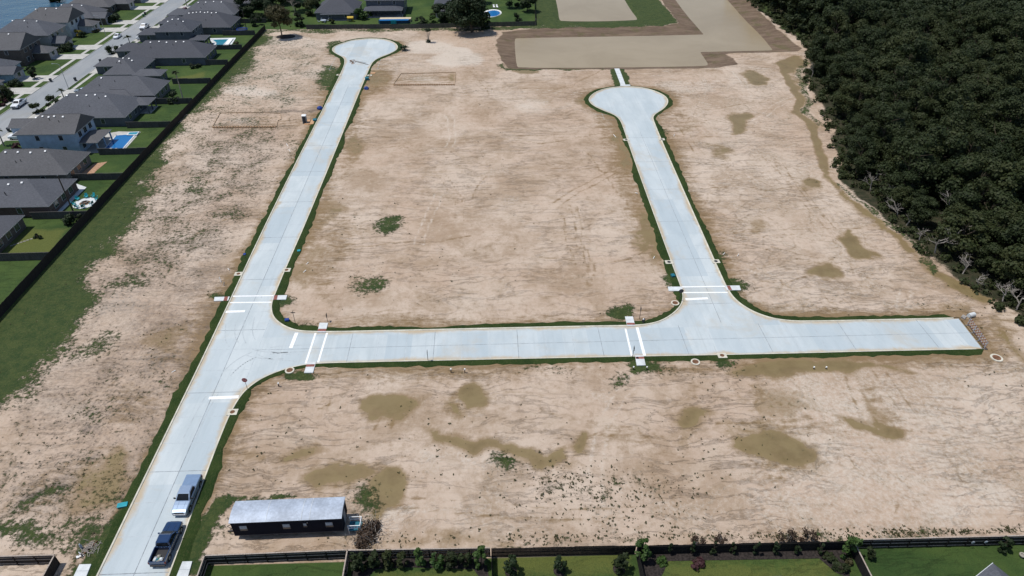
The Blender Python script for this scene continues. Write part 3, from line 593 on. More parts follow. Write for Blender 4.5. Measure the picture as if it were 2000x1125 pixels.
for q, st in (([(470, 70), (640, 70), (620, 130), (580, 215), (440, 215), (400, 200)], .55), ([(1500, 720), (2020, 690), (2040, 1060), (1300, 1050), (1450, 940)], .6), ([(640, 960), (1300, 1000), (1300, 1060), (700, 1060)], .5), ([(480, 70), (960, 70), (960, 130), (480, 240)], .42), ([(1320, 150), (1560, 110), (1560, 260), (1860, 600), (1480, 610), (1340, 320)], .36)): paint(m1, 2, SP(q), st, 8)
# damp band beside the verge
dr = np.full(shape, 99.); i0, i1 = np.searchsorted(gy, [40, 262]); j0, j1 = np.searchsorted(gx, [-62, 98]); dr[i0:i1, j0:j1] = sdist(resample(road, 4)[::1], X[i0:i1, j0:j1], Y[i0:i1, j0:j1]) if False else sdist(SP(ROAD_PX), X[i0:i1, j0:j1], Y[i0:i1, j0:j1])
m2[..., 3] = np.clip(1 - (dr - 1.2) / np.clip(5 + 4 * vnoise(X, Y, 14, 9), 1.5, 9), 0, 1) * (.74 + .28 * vnoise(X, Y, 18, 10))
def line(pts, wd, st, arr=None, ch=3, warp=.25):
    P_ = np.array(SP(pts)); t = np.gradient(P_, axis=0); n = np.stack([-t[:, 1], t[:, 0]], 1); n /= np.linalg.norm(n, axis=1)[:, None] + 1e-9
    paint(m2 if arr is None else arr, ch, [tuple(p) for p in np.r_[P_ + n * wd / 2, (P_ - n * wd / 2)[::-1]]], st, .45, warp)
for q in ([(1480, 548), (1535, 556), (1560, 545), (1600, 534)], [(1735, 503), (1770, 502), (1790, 498)], [(1868, 912), (1876, 932), (1895, 955), (1930, 950)], [(1640, 880), (1672, 895), (1683, 915), (1672, 922)], [(265, 655), (330, 642), (372, 626), (400, 615)], [(240, 735), (210, 760), (150, 790)], [(920, 460), (860, 470), (700, 480), (610, 470)], [(1040, 500), (1150, 515), (1240, 500), (1290, 470)],
          [(560, 380), (520, 420), (440, 430), (360, 470)], [(1560, 360), (1500, 372), (1440, 360), (1340, 372)], [(1500, 200), (1440, 205), (1380, 215), (1330, 205)], [(700, 260), (780, 270), (860, 268)], [(1190, 130), (1120, 165), (1080, 175), (1000, 172)], [(1740, 1000), (1745, 985), (1750, 980)], [(1490, 770), (1540, 800), (1580, 815)], [(1140, 860), (1170, 850), (1200, 855)], [(620, 800), (648, 790), (645, 760), (632, 740)], [(960, 270), (1060, 280), (1180, 260), (1215, 240)], [(1050, 330), (1150, 330), (1240, 320)],
          [(1395, 829), (1480, 826), (1585, 818)], [(1395, 832), (1480, 829), (1590, 823)], [(1410, 843), (1470, 841), (1560, 836)], [(1200, 852), (1245, 851), (1290, 849)], [(1112, 400), (1130, 470), (1148, 520), (1152, 560)], [(1122, 400), (1140, 465), (1158, 520), (1160, 560)], [(1095, 420), (1115, 480), (1125, 520)], [(735, 840), (752, 815), (760, 800)], [(762, 845), (770, 830), (778, 812)], [(1460, 900), (1500, 925), (1540, 945)], [(1448, 905), (1490, 930), (1530, 950)], [(1200, 330), (1120, 370), (1080, 400)], [(1210, 336), (1130, 376), (1090, 406)], [(1150, 300), (1230, 410)]): line(q, .55, .72)
tg_ = np.random.default_rng(77)
for k in range(46):
    u, v = tg_.uniform(-36, 84), tg_.uniform(52, 225); a = tg_.choice([0.1, 1.5, 1.65, -.15, .8, 2.4], p=[.25, .22, .13, .2, .1, .1]) + tg_.normal() * .12; L_ = tg_.uniform(12, 42); c_ = tg_.normal() * .012; q = []
    if -3 < v - 87.6 < 3: continue
    for t in np.linspace(0, 1, 12): q.append((u, v)); u += math.cos(a) * L_ / 11; v += math.sin(a) * L_ / 11; a += c_ * L_ / 11
    P_ = np.array(q); t_ = np.gradient(P_, axis=0); n_ = np.stack([-t_[:, 1], t_[:, 0]], 1); n_ /= np.linalg.norm(n_, axis=1)[:, None]
    pale_ = tg_.random() < .45
    for o_ in (-.9, .9): paint(m1 if pale_ else m2, 2 if pale_ else 3, [tuple(p) for p in np.r_[P_ + n_ * (o_ + .22), (P_ + n_ * (o_ - .22))[::-1]]], .85 if pale_ else tg_.uniform(.55, .8), .4, .15)
line([(1560, 108), (1526, 122), (1540, 152), (1556, 190), (1566, 225), (1590, 262), (1604, 330)], 2.6, .72, m1, 1, .4); line([(1575, 115), (1560, 150), (1578, 205), (1592, 245)], 2.4, .62, m1, 0, .5); line([(1604, 330), (1660, 385), (1720, 432), (1775, 492)], 2.0, .62, m1, 1, .4); line([(1640, 355), (1700, 400), (1760, 455), (1800, 497)], 1.6, .6, m1, 0, .5)
for e in [(1328, 765, 12, 40, 0, .6), (1475, 780, 24, 40, -10, .62), (1570, 858, 110, 20, 4, .55), (1712, 800, 26, 46, -15, .6), (1540, 930, 70, 26, 8, .5), (888, 806, 30, 24, 30, .6), (775, 872, 60, 14, 0, .55), (970, 738, 40, 9, 0, .6), (1000, 766, 34, 9, 0, .6), (1168, 830, 34, 22, 0, .5), (1320, 716, 120, 14, 0, .6), (980, 724, 140, 10, 0, .5), (650, 500, 36, 90, 24, .55), (735, 150, 40, 40, 0, .6), (690, 300, 26, 70, 24, .5), (1190, 240, 30, 40, 0, .6), (1255, 420, 40, 110, -22, .62), (1215, 320, 30, 60, -20, .6), (1330, 240, 40, 30, 0, .45), (1370, 420, 24, 60, -20, .5), (1540, 605, 110, 10, 0, .6), (780, 630, 100, 8, 0, .4), (490, 840, 26, 60, 25, .5), (250, 800, 60, 40, -40, .5), (120, 960, 120, 60, -30, .45), (330, 690, 40, 30, -40, .5), (540, 240, 60, 16, 0, .45), (1790, 700, 130, 10, 0, .4), (1950, 660, 40, 50, 30, .5), (1250, 870, 60, 40, 0, .45), (1080, 800, 60, 14, 0, .35), (830, 155, 62, 12, 0, .5), (480, 235, 60, 12, 0, .4)]: paint(m2, 3, ell(*e[:5]), e[5], 3.0)
# relief: basins of the ponds and the ditch
def basin(poly, bankp, z):
    d = np.full(shape, 99.); P = np.array(bankp); i0, i1 = np.searchsorted(gy, [P[:, 1].min() - 3, P[:, 1].max() + 3]); j0, j1 = np.searchsorted(gx, [P[:, 0].min() - 3, P[:, 0].max() + 3])
    xs, ys = X[i0:i1, j0:j1], Y[i0:i1, j0:j1]; dw = sdist(poly, xs, ys); db = -sdist(bankp, xs, ys)
    t = np.clip(dw, 0, 99) / (np.clip(dw, 0, 99) + np.clip(db, 0, 99) + 1e-6)
    h = np.where(db <= 0, 0.0, np.where(dw <= 0, z - .06 + np.maximum(dw, -4) * .15, (z - .02) * (1 - t)))
    Zg[i0:i1, j0:j1] = np.minimum(Zg[i0:i1, j0:j1], h)
basin(POND, BANK, -.9); basin(POND2, BANK2, -.5)
dl = sdist(LAKE, X, Y); Zg = np.where(dl < 6, np.minimum(Zg, np.where(dl < 0, -.68 + np.maximum(dl, -5) * .2, -.66 * (1 - dl / 6))), Zg)
nv = X.size; ny_, nx_ = shape
idx = np.arange(nv).reshape(shape); quads = np.stack([idx[:-1, :-1], idx[:-1, 1:], idx[1:, 1:], idx[1:, :-1]], -1).reshape(-1, 4)
def fastmesh(name, verts, quads, mat):
    me = bpy.data.meshes.new(name); nq, k = quads.shape
    me.vertices.add(len(verts)); me.vertices.foreach_set('co', np.ascontiguousarray(verts, 'f').ravel())
    me.loops.add(nq * k); me.loops.foreach_set('vertex_index', np.ascontiguousarray(quads, 'i').ravel())
    me.polygons.add(nq); me.polygons.foreach_set('loop_start', np.arange(0, nq * k, k, dtype='i')); me.polygons.foreach_set('loop_total', np.full(nq, k, 'i'))
    me.update(calc_edges=True); me.materials.append(M[mat]); return me
me = fastmesh('ground', np.stack([X, Y, Zg], -1).reshape(-1, 3), quads, 'site_ground')
for nm, a in (('m1', m1), ('m2', m2)):
    ca = me.color_attributes.new(nm, 'FLOAT_COLOR', 'POINT'); ca.data.foreach_set('color', a.reshape(-1))
ca = me.attributes.new('cells', 'FLOAT', 'POINT'); ca.data.foreach_set('value', cells_.ravel())
me.shade_smooth(); struct(link('ground', me))

# ------------------------------------------------------------------ foliage helpers
def leaves(name, blobs, n, size, mat, seed=0, shell=.55, droop=0.0, aspect=1.0):
    g = np.random.default_rng(seed); B = np.array(blobs, float); vol = B[:, 3] * B[:, 4] * B[:, 5]; w_ = vol ** .75; w_ /= w_.sum()
    k = g.choice(len(B), n, p=w_); d = g.normal(size=(n, 3)); d /= np.linalg.norm(d, axis=1)[:, None]
    r = (shell + (1 - shell) * g.random(n)) * (1 + g.normal(0, .19, n)); c = B[k, :3] + d * r[:, None] * B[k, 3:6]
    nn = d + g.normal(0, .42, (n, 3)) + np.array([0, 0, .35 - droop]); nn /= np.linalg.norm(nn, axis=1)[:, None]
    t = np.cross(nn, g.normal(size=(n, 3))); t /= np.linalg.norm(t, axis=1)[:, None]; b = np.cross(nn, t)
    s = size * (.6 + .8 * g.random(n)); sa = s * aspect
    vs = np.stack([c - t * sa[:, None] - b * s[:, None] * .6, c + t * sa[:, None] * .5 - b * s[:, None], c + t * sa[:, None] + b * s[:, None] * .6, c - t * sa[:, None] * .5 + b * s[:, None]], 1)
    return vs.reshape(-1, 3), np.arange(n * 4).reshape(-1, 4)
def leafmesh(name, *a, **k):
    mat = a[3]; v, q = leaves(name, *a, **k); return fastmesh(name, v, q, mat)
def crown_blobs(g, h0, h1, rad, n, flat=.7):
    out = []; hm = (h0 + h1) / 2
    for i in range(n):
        a = g.random() * 2 * math.pi; t = g.random(); z = h0 + (h1 - h0) * t; rr = rad * math.sqrt(max(.05, 1 - ((z - (h0 * .55 + h1 * .45)) / ((h1 - h0) * .62)) ** 2)) * (.35 + .5 * math.sqrt(g.random()))
        s = rad * (.26 + .2 * g.random()); out.append((rr * math.cos(a), rr * math.sin(a), z - s * .3, s, s, s * flat))
    return out
def trunk_mb(h, r, g, limbs=5, spread=2.0, lean=(0, 0), start=.45):
    mb = MB(); top = Vector((lean[0], lean[1], h)); mid = top * .5 + Vector((g.normal() * .15, g.normal() * .15, 0))
    mb.tube([(0, 0, -.1), (lean[0] * .15, lean[1] * .15, h * .18), mid, top], [r * 1.35, r, r * .75, r * .3], 7)
    for i in range(limbs):
        a = g.random() * 6.283; t = start + (.9 - start) * g.random(); p = top * t; e = p + Vector((math.cos(a) * spread * (.6 + .5 * g.random()), math.sin(a) * spread * (.6 + .5 * g.random()), h * .22 * (.5 + g.random())))
        q = p.lerp(e, .5) + Vector((g.normal() * .2, g.normal() * .2, .25)); mb.tube([p, q, e], [r * .45, r * .3, r * .12], 5)
    return mb
def tree_proto(name, label, cat, loc, h, h0, rad, nb, nl, size, mat, seed, barkm='bark', tr=.2, lean=(0, 0), group=None, flat=.7):
    g = np.random.default_rng(seed); t = thing(name, label, cat, loc, 0, group)
    b = [(x + lean[0], y + lean[1], z, p, q, s) for x, y, z, p, q, s in crown_blobs(g, h0, h, rad, nb, flat)]
    trunk_mb(h * .8, tr, g, 6, rad * .6, lean).build('trunk', barkm, t); link('crown', leafmesh('crown', b, nl, size, mat, seed=seed), t); return t

# ------------------------------------------------------------------ the wood on the east side
def in_forest(x, y): return sdist(FOREST, np.array([x]), np.array([y]))[0]
cand = []
g = np.random.default_rng(21)
for yy in np.arange(60, 352, 5.2):
    for xx in np.arange(84, 300, 5.5):
        x = xx + g.uniform(-2.4, 2.4) + (3.2 if int(yy / 5.2) % 2 else 0); y = yy + g.uniform(-2.2, 2.2)
        # right border of the view, taken generously for neighbouring camera positions
        if x > 80 + (y - 43) * .69 + 26: continue
        d = in_forest(x, y)
        if d < (-3.4 if y < 165 else -3.0): cand.append((x, y, d))
A_ = np.array(cand); inview = A_[:, 0] < 64 + (A_[:, 1] - 43) * .665 + 4
order = np.argsort(A_[:, 1] + (~inview) * 1000)
protos = []
EDGE_L = 'dark broadleaf tree on the ragged front of the wood beside the bare sand'; IN_L = 'dark broadleaf tree deep inside the dense wood'
for s in range(8):
    hh = [12.5, 11, 13.5, 10.5, 12, 14, 9.5, 11.5][s]
    t = tree_proto('wood_tree', IN_L, 'tree', (0, 0, -60), hh, 3.2, [4.6, 4.0, 4.9, 4.2, 4.4, 5.0, 3.8, 4.3][s], 24, 9000, .175, 'leaf_wood', 100 + s, tr=.22, group='trees of the wood'); protos.append(t)
used = set(); nput = 0; rest = []
for i in order:
    x, y, d = A_[i]
    if nput >= 296 or not inview[i]: rest.append((x, y)); continue
    k = int(g.integers(0, 8)); lab = EDGE_L if d > -7 else IN_L; grp = 'trees on the front of the wood' if d > -7 else 'trees deep in the wood'
    sc = g.choice([.66, .8, .9, 1.0, 1.2]) * g.uniform(.93, 1.07) * (.80 if d > -5 else 1.0); scv = (sc * g.uniform(.92, 1.08), sc * g.uniform(.92, 1.08), sc * g.uniform(.8, 1.08))
    if k not in used:
        t = protos[k]; used.add(k); t.location = (x, y, 0); t.rotation_euler.z = g.uniform(0, 6.28); t.scale = scv; t['label'] = lab; t['group'] = grp
    else: copy_tree(protos[k], lab, (x, y, 0), g.uniform(0, 6.28), grp, scv)
    nput += 1
far = [leaves('x', crown_blobs(np.random.default_rng(300 + s), 3.5, 12, 4.2, 18), 2600, .32, 'leaf_wood', seed=300 + s) for s in range(4)]
vs = []; 
for x, y in rest:
    v = far[int(g.integers(0, 4))][0]; a = g.uniform(0, 6.28); c, s = math.cos(a), math.sin(a); k = g.uniform(.85, 1.15)
    vs.append(np.stack([(v[:, 0] * c - v[:, 1] * s) * k + x, (v[:, 0] * s + v[:, 1] * c) * k + y, v[:, 2] * k], 1))
vs = np.concatenate(vs); tag(link('far_wood', fastmesh('far_wood', vs, np.arange(len(vs)).reshape(-1, 4), 'leaf_wood')), 'unbroken dark green canopy of the wood behind its nearer trees', 'wood', kind='stuff')
# brush along the front of the wood
bl = []; fe_ = [(117, 316), (117, 250), (113, 238), (103, 213), (96, 180), (89, 160), (85.5, 148), (87, 130), (88, 111), (93, 90), (97, 80), (102, 66)]
for a, b in zip(fe_, fe_[1:]):
    L_ = math.dist(a, b)
    for q in range(int(L_ * 1.6)):
        t = g.random(); s = g.uniform(.35, 1.25); bl.append((a[0] + (b[0] - a[0]) * t + g.uniform(-.6, 6), a[1] + (b[1] - a[1]) * t, s * .6, s, s, s * .8))
for q in range(650):
    x, y = g.uniform(86, 200), g.uniform(60, 320)
    if in_forest(x, y) < -3: s = g.uniform(.6, 1.8); bl.append((x, y, s * .6, s, s, s * .8))
tag(link('undergrowth', leafmesh('undergrowth', bl, 60000, .22, 'leaf_wood', seed=5)), 'low dark brush under and along the front of the wood', 'brush', kind='stuff')

# bare grey trees at the edge of the wood
def bare_tree(h, seed, r=.16, spread=2.2, n=9, mat='dead_wood'):
    g = np.random.default_rng(seed); mb = MB()
    def grow(p, d, L_, r, lev):
        q = p + d * L_ * .5 + Vector((g.normal(), g.normal(), 0)) * L_ * .06; e = p + d * L_ + Vector((g.normal(), g.normal(), 0)) * L_ * .1
        mb.tube([p, q, e], [r, r * .8, r * .55], 5 if lev < 2 else 3, cap=False)
        if lev < 4:
            for _ in range(3 if lev else n // 3 + 1):
                t = .45 + .55 * g.random(); s = p.lerp(e, t); nd = (d + Vector((g.normal(), g.normal(), g.normal() * .4)) * .62).normalized(); nd.z = abs(nd.z) * .8 + .1
                grow(s, nd.normalized(), L_ * (.5 + .25 * g.random()), r * .5, lev + 1)
    grow(Vector((0, 0, -.1)), Vector((g.normal() * .12, g.normal() * .12, 1)).normalized(), h * .5, r, 0); return mb
for i, (x, y, h, lab) in enumerate([(1826, 494, 8.0, 'tall pale bare tree with forked trunk at the edge of the wood'), (1752, 424, 5, 'grey leafless thicket tree where the sand meets the wood, left of the forked one'), (1790, 380, 9, 'crooked white bare branches sticking out of the dark wood'), (1735, 395, 4.5, 'small grey dead tree leaning over the sand'),
                                    (1880, 535, 4.5, 'low grey dead tree above the long puddle'), (1985, 605, 6, 'bare pale saplings beside the end of the concrete street'), (1700, 372, 5, 'fallen grey branches at the shadowed foot of the wood'), (1850, 445, 8, 'greyish bare tree among the dark crowns above the forked one'), (1958, 590, 5, 'thin bare tree right of the long puddle'), (1585, 150, 4.5, 'grey leafless bush at the wood edge beside the yellow ditch'), (1770, 440, 3.6, 'grey twiggy thicket just left of the forked pale tree'), (1735, 412, 3.2, 'grey twiggy thicket low at the sand edge under the crooked white branches'), (1795, 470, 3.4, 'grey twigs at the foot of the forked pale tree'), (1905, 560, 3.5, 'grey twigs over the upper end of the long puddle'), (1975, 575, 5, 'bare grey saplings at the right border above the barricade'), (1870, 470, 7, 'bare grey branches in the dark wood right of the forked tree'), (1710, 350, 5, 'grey bare branches above the shadowed foot of the wood')]):
    p = S(x, y); mb = bare_tree(h, 40 + i, .13 if h < 6 else .18); tag(mb.build('dead_tree', 'dead_wood', None, (p[0], p[1], 0), fix=False), lab, 'dead tree', 'bare trees along the wood')

# ------------------------------------------------------------------ houses
def roof_mb(mb, u0, u1, v0, v1, ze, p, gab=''):
    w_, d_ = u1 - u0, v1 - v0; th = .2
    if w_ >= d_:
        vm = (v0 + v1) / 2; h = d_ / 2; a = u0 + (0 if 'l' in gab else h); b = u1 - (0 if 'r' in gab else h); r = [(a, vm), (b, vm)]; ends = True
    else:
        um = (u0 + u1) / 2; h = w_ / 2; a = v0 + (0 if 'n' in gab else h); b = v1 - (0 if 'f' in gab else h); r = [(um, a), (um, b)]; ends = False
    zr_ = ze + h * p; c = [(u0, v0), (u1, v0), (u1, v1), (u0, v1)]
    vs = [(x, y, ze - th) for x, y in c] + [(x, y, ze) for x, y in c] + [(*r[0], zr_), (*r[1], zr_)]
    fs = [(3, 2, 1, 0), (0, 1, 5, 4), (1, 2, 6, 5), (2, 3, 7, 6), (3, 0, 4, 7)]
    fs += [(4, 5, 9, 8), (6, 7, 8, 9), (5, 6, 9), (7, 4, 8)] if ends else [(4, 5, 8), (5, 6, 9, 8), (6, 7, 9), (7, 4, 8, 9)]
    mb.add(vs, fs)
    capv = (r, zr_, c)
    return lambda x, y: ze + p * min(h, *( [1e9 if ('l' in gab and ends) else x - u0, 1e9 if ('r' in gab and ends) else u1 - x] ), *([1e9 if ('n' in gab and not ends) else y - v0, 1e9 if ('f' in gab and not ends) else v1 - y])), capv
def window(t, off, face, a, z, wd, ht, at, cols=1):
    """a window on a wall: face n (towards -y), r (+x); a = centre along the wall, at = wall plane"""
    f = MB(); g_ = MB()
    if face == 'n':
        f.box(a - wd / 2 - .07, a + wd / 2 + .07, at - .04, at + .02, z - .07, z + ht + .07)
        for k in range(cols): x0 = a - wd / 2 + wd * k / cols; g_.box(x0 + .03, x0 + wd / cols - .03, at - .06, at - .02, z, z + ht)
    else:
        f.box(at - .02, at + .04, a - wd / 2 - .07, a + wd / 2 + .07, z - .07, z + ht + .07)
        for k in range(cols): x0 = a - wd / 2 + wd * k / cols; g_.box(at + .02, at + .06, x0 + .03, x0 + wd / cols - .03, z, z + ht)
    w_ = f.build('window', 'window_frame', t, off); g_.build('pane', 'glass', w_)
def house(label, rects, wall, roofm, vents=4, gdoor=None, wins=True, seed=0, cat='house', name='house', group=None):
    g = np.random.default_rng(seed + 900); u0 = min(r[0] for r in rects); u1 = max(r[1] for r in rects); v0 = min(r[2] for r in rects); v1 = max(r[3] for r in rects)
    c = ((u0 + u1) / 2, (v0 + v1) / 2); t = thing(name, label, cat, (*c, 0), 0, group); off = (-c[0], -c[1], 0)
    for i, r in enumerate(rects):
        a, b, e, f, ze, p = r[:6]; gab = r[6] if len(r) > 6 else ''; op = len(r) > 7 and r[7]
        mb = MB(); fn, (rg, zr_, cor) = roof_mb(mb, a, b, e, f, ze - .03 * i, p, gab); ro = mb.build('roof', roofm, t, off)
        cp = MB()
        for q in (0, 1):
            pass
        cp.tube([(*rg[0], zr_ + .01), (*rg[1], zr_ + .01)], .07, 4); cp.build('ridge_cap', 'fascia' if i == 9 else roofm, ro)
        o_ = .45; gut = MB(); gut.box(a - .03, b + .03, e - .05, e - .005, ze - .03 * i - .17, ze - .03 * i - .03); gut.box(b + .005, b + .05, e, f, ze - .03 * i - .17, ze - .03 * i - .03); gut.build('gutter', 'fascia', ro)
        if not op:
            wm = MB(); wm.box(a + o_, b - o_, e + o_, f - o_, -.05, ze - .21 - .03 * i)
            if 'r' in gab: vm = (e + f) / 2; wm.add([(b - o_, e + o_, ze - .2), (b - o_, f - o_, ze - .2), (b - o_, vm, ze - .25 + ((f - e) / 2) * p)], [(0, 1, 2)])
            wm.build('wall', wall, t, off)
            if wins:
                tall = ze > 4
                for z_ in ([.9, 3.9] if tall else [.9]):
                    for k in range(2 if b - a > 12 else 1): window(t, off, 'n', a + (b - a) * (.35 + .38 * k), z_, 1.0, 1.3, e + o_)
                    for k in range(3 if f - e > 10 else 1): window(t, off, 'r', e + (f - e) * (.25 + .25 * k if f - e > 10 else .5), z_, 1.5, 1.35, b - o_, 2)
        else:
            pm = MB()
            for x, y in ((b - .5, e + .4), (b - .5, f - .4), (b - .5, (e + f) / 2)):
                q = MB(); q.box(x - .15, x + .15, y - .15, y + .15, 0, ze - .2); q.build('porch_post', wall, t, off)
            pm.box(a + .6, b - .1, e + .2, f - .2, -.02, .07); pm.build('patio_slab', 'drive_concrete', t, off)
        if i == 0 and vents:
            n0 = MB()
            ends = (b - a) >= (f - e); yb = (e + f) / 2
            for k in range(vents):
                x = a + (b - a) * (.30 + .42 * k / max(1, vents - 1)) + g.normal() * .2; y = yb - .9 + g.normal() * .15; z = fn(x, y)
                vm_ = MB(); vm_.obox((x, y, z + .10), (.42, .42, .24), 0, 0, math.atan(p)); vm_.build('roof_vent', 'vent_white', t, off)
            for k in range(2):
                x = a + (b - a) * (.3 + .4 * g.random()); y = e + (f - e) * (.2 + .2 * g.random()); z = fn(x, y); vm_ = MB(); vm_.tube([(x, y, z - .05), (x, y, z + .55)], .07, 6); vm_.build('vent_pipe', 'pipe_black', t, off)
    if gdoor:
        x, y0, y1, z1, face = gdoor; gd = MB(); gd.box(x, x + .06, y0, y1, .02, z1)
        for k in range(1, 4): gd.box(x + .06, x + .075, y0, y1, z1 * k / 4 - .02, z1 * k / 4 + .02)
        gd.build('garage_door', 'garage_door', t, off)
    return t

house('dark grey roofed house cut off at the left border, nearest by the fence', [(-122, -98.6, 117.8, 130.3, 2.8, .55)], 'brick_brown', 'shingle_grey', 0, seed=1)
house('grey hipped house beside the yard with teal chairs round a fire pit', [(-121, -95.4, 133.9, 147, 2.8, .52), (-127, -116, 135, 142, 2.7, .5)], 'brick_red', 'shingle_grey', 5, seed=2)
house('brown brick house with hipped grey roof, next to the orange paved patio', [(-121, -98.9, 149.2, 161.6, 2.8, .62), (-128, -115, 154.6, 161.5, 2.75, .5)], 'brick_grey', 'shingle_brown', 4, seed=3)
house('two storey house with pale blue siding beside the rectangular blue pool', [(-119, -103.7, 165.9, 177.0, 5.8, .55, 'r'), (-128, -117, 177.7, 183.6, 2.8, .45, 'l'), (-106, -99.6, 166.8, 175.2, 3.0, .28, 'r', True)], 'siding_blue', 'shingle_brown', 5, seed=4)
house('long dark brick house with hipped roof next beyond the blue siding house', [(-124, -99.6, 183.8, 198.6, 2.8, .58), (-103, -97.0, 193.2, 199.3, 2.7, .4, '', True)], 'siding_dark', 'shingle_grey', 5, seed=5)
house('grey roofed house whose back lawn holds the tall thin palm', [(-122, -97.9, 200.5, 213.2, 2.8, .6), (-114, -104, 199.3, 205, 2.7, .5, 'n')], 'brick_grey', 'shingle_grey', 1, seed=6)
house('dark roofed house with a low side wing and broad garage roof by the palm', [(-121, -110.4, 219, 234.5, 2.9, .62), (-112, -102.7, 218.1, 224.2, 2.7, .4), (-128, -118, 228, 235, 2.75, .5)], 'siding_dark', 'shingle_grey', 4, seed=7)
house('wide charcoal hipped house just in front of the white deck pool', [(-122, -94.4, 235.7, 248.8, 2.8, .6), (-128, -118, 244, 251, 2.75, .5)], 'siding_dark', 'shingle_dark', 5, seed=8)
house('two storey dark house with lean-to patio roof beside the white deck pool', [(-119, -105.5, 257, 270, 5.4, .5), (-128, -117, 263, 270, 2.8, .4), (-106.5, -100.6, 255, 261.5, 3.0, .25, '', True)], 'siding_dark', 'shingle_dark', 4, seed=9)
house('charcoal roofed house behind the white deck pool with cars in its driveway', [(-120, -96.4, 271.9, 286, 2.8, .6), (-126, -116, 278, 286, 2.75, .5)], 'siding_dark', 'shingle_dark', 8, seed=10)
house('grey roofed house further along the fence beside the trampoline lawn', [(-122, -100, 290, 303, 2.8, .6), (-127, -118, 290, 297, 2.75, .5)], 'brick_grey', 'shingle_grey', 4, seed=11)
house('house at the top border by the dark trees at the fence corner', [(-122, -97.2, 308, 321, 2.8, .6)], 'siding_dark', 'shingle_grey', 4, seed=12)
W = [(186.5, 2.8, 'brick_brown', 'house at the left border nearest the white pickup on the old street'), (203.5, 2.8, 'brick_grey', 'low brown house at the left border with a round shrub bed in front'), (220.5, 2.8, 'siding_blue', 'lakeside house with small front gable and pale double driveway'),
     (237, 5.6, 'brick_brown', 'two storey brick house on the lake with a dark arched porch'), (253.5, 5.6, 'siding_beige', 'tall beige lakeside house beside the yellow bush'), (270, 5.6, 'siding_white', 'tall white fronted lakeside house opposite the white van'), (286.5, 2.9, 'brick_brown', 'dark brick lakeside house with two dark cars of shrubs at its door'), (303.5, 2.9, 'brick_brown', 'brown brick lakeside house near the top border'), (320.5, 2.9, 'brick_grey', 'farthest lakeside house at the top border')]
W[6] = (286.5, 2.9, 'brick_brown', 'dark brick lakeside house beside the bright green front lawn')
for i, (v, ze, wl, lab) in enumerate(W):
    house(lab, [(-174, -154 - (i % 2), v, v + 13.3, ze, .58, 'r' if ze > 4 and i % 2 else ''), (-160, -149.8, v + (6 if i % 2 else .6), v + (12.6 if i % 2 else 7.2), 2.7, .5, 'r' if i % 2 == 0 else '')], wl, 'shingle_brown' if i % 2 else 'shingle_grey', 3, (-150.28, v + (6.9 if i % 2 else 1.5), v + (11.7 if i % 2 else 6.3), 2.2, 'r'), True, 20 + i)
house('charcoal hipped house with a beige canopy behind the far fence', [(-68.5, -51.5, 290.8, 308, 2.9, .62), (-66, -54, 289.6, 293, 2.6, .1, '', True)], 'siding_dark', 'shingle_dark', 0, seed=41)
house('two storey dark house with hipped porch roof behind the blue above-ground pool', [(-49, -32.5, 298.5, 311, 5.6, .55), (-49.2, -33.4, 293.3, 299.5, 2.9, .35, '', True)], 'siding_dark', 'shingle_dark', 0, seed=42)
house('grey house half hidden behind the big dark tree', [(-21, -7, 303, 316, 2.9, .55)], 'siding_dark', 'shingle_dark', 0, seed=43)
house('small roof corner of a house showing through trees right of the blue oval pool', [(10, 22, 322, 332, 2.9, .5)], 'siding_dark', 'shingle_dark', 0, seed=44)
house('white and pale blue house at the top border beyond the two storey dark one', [(-33, -20, 326, 340, 5.0, .5)], 'siding_white', 'shingle_grey', 0, seed=45)
sh = thing('garden_shed', 'small grey shed with pitched roof under the bare bush behind the far fence', 'shed', (-17.6, 293.6, 0), .5)
mb = MB(); roof_mb(mb, -2, 2, -1.6, 1.6, 2.5, .5, 'lr'); mb.build('roof', 'shingle_grey', sh); mb = MB(); mb.box(-1.75, 1.75, -1.4, 1.4, 0, 2.32); mb.build('wall', 'siding_dark', sh); mb = MB(); mb.box(-.5, .5, -1.46, -1.39, 0, 1.9); mb.build('door', 'grey_plastic', sh)
# roof corners at the lower border
pr = thing('patio_cover', 'thin grey patio roof edge at the bottom border over the yellowish lawn', 'patio roof', (28.7, 40.6, 0))
mb = MB(); mb.box(-4.0, 4.0, -2.6, 1.9, 2.85, 3.0); mb.build('roof', 'shingle_grey', pr)
for x in (-3.7, 3.7): mb = MB(); mb.box(x - .08, x + .08, 1.8, 1.96, 0, 2.85); mb.build('post', 'fascia', pr)
pr = thing('house', 'grey gable corner of a house at the lower right border', 'house', (56.4, 38.9, 0), R(28))
mb = MB(); roof_mb(mb, -3.2, 3.2, -8, 3.0, 3.1, .55); mb.build('roof', 'shingle_grey', pr); mb = MB(); mb.box(-2.8, 2.8, -7.6, 2.6, 0, 2.9); mb.build('wall', 'siding_beige', pr); mb = MB(); mb.box(-3.26, -3.2, -8, 3.06, 2.88, 3.1); mb.box(-3.26, 3.26, 3.0, 3.06, 2.88, 3.1); mb.build('gutter', 'light_concrete', pr)

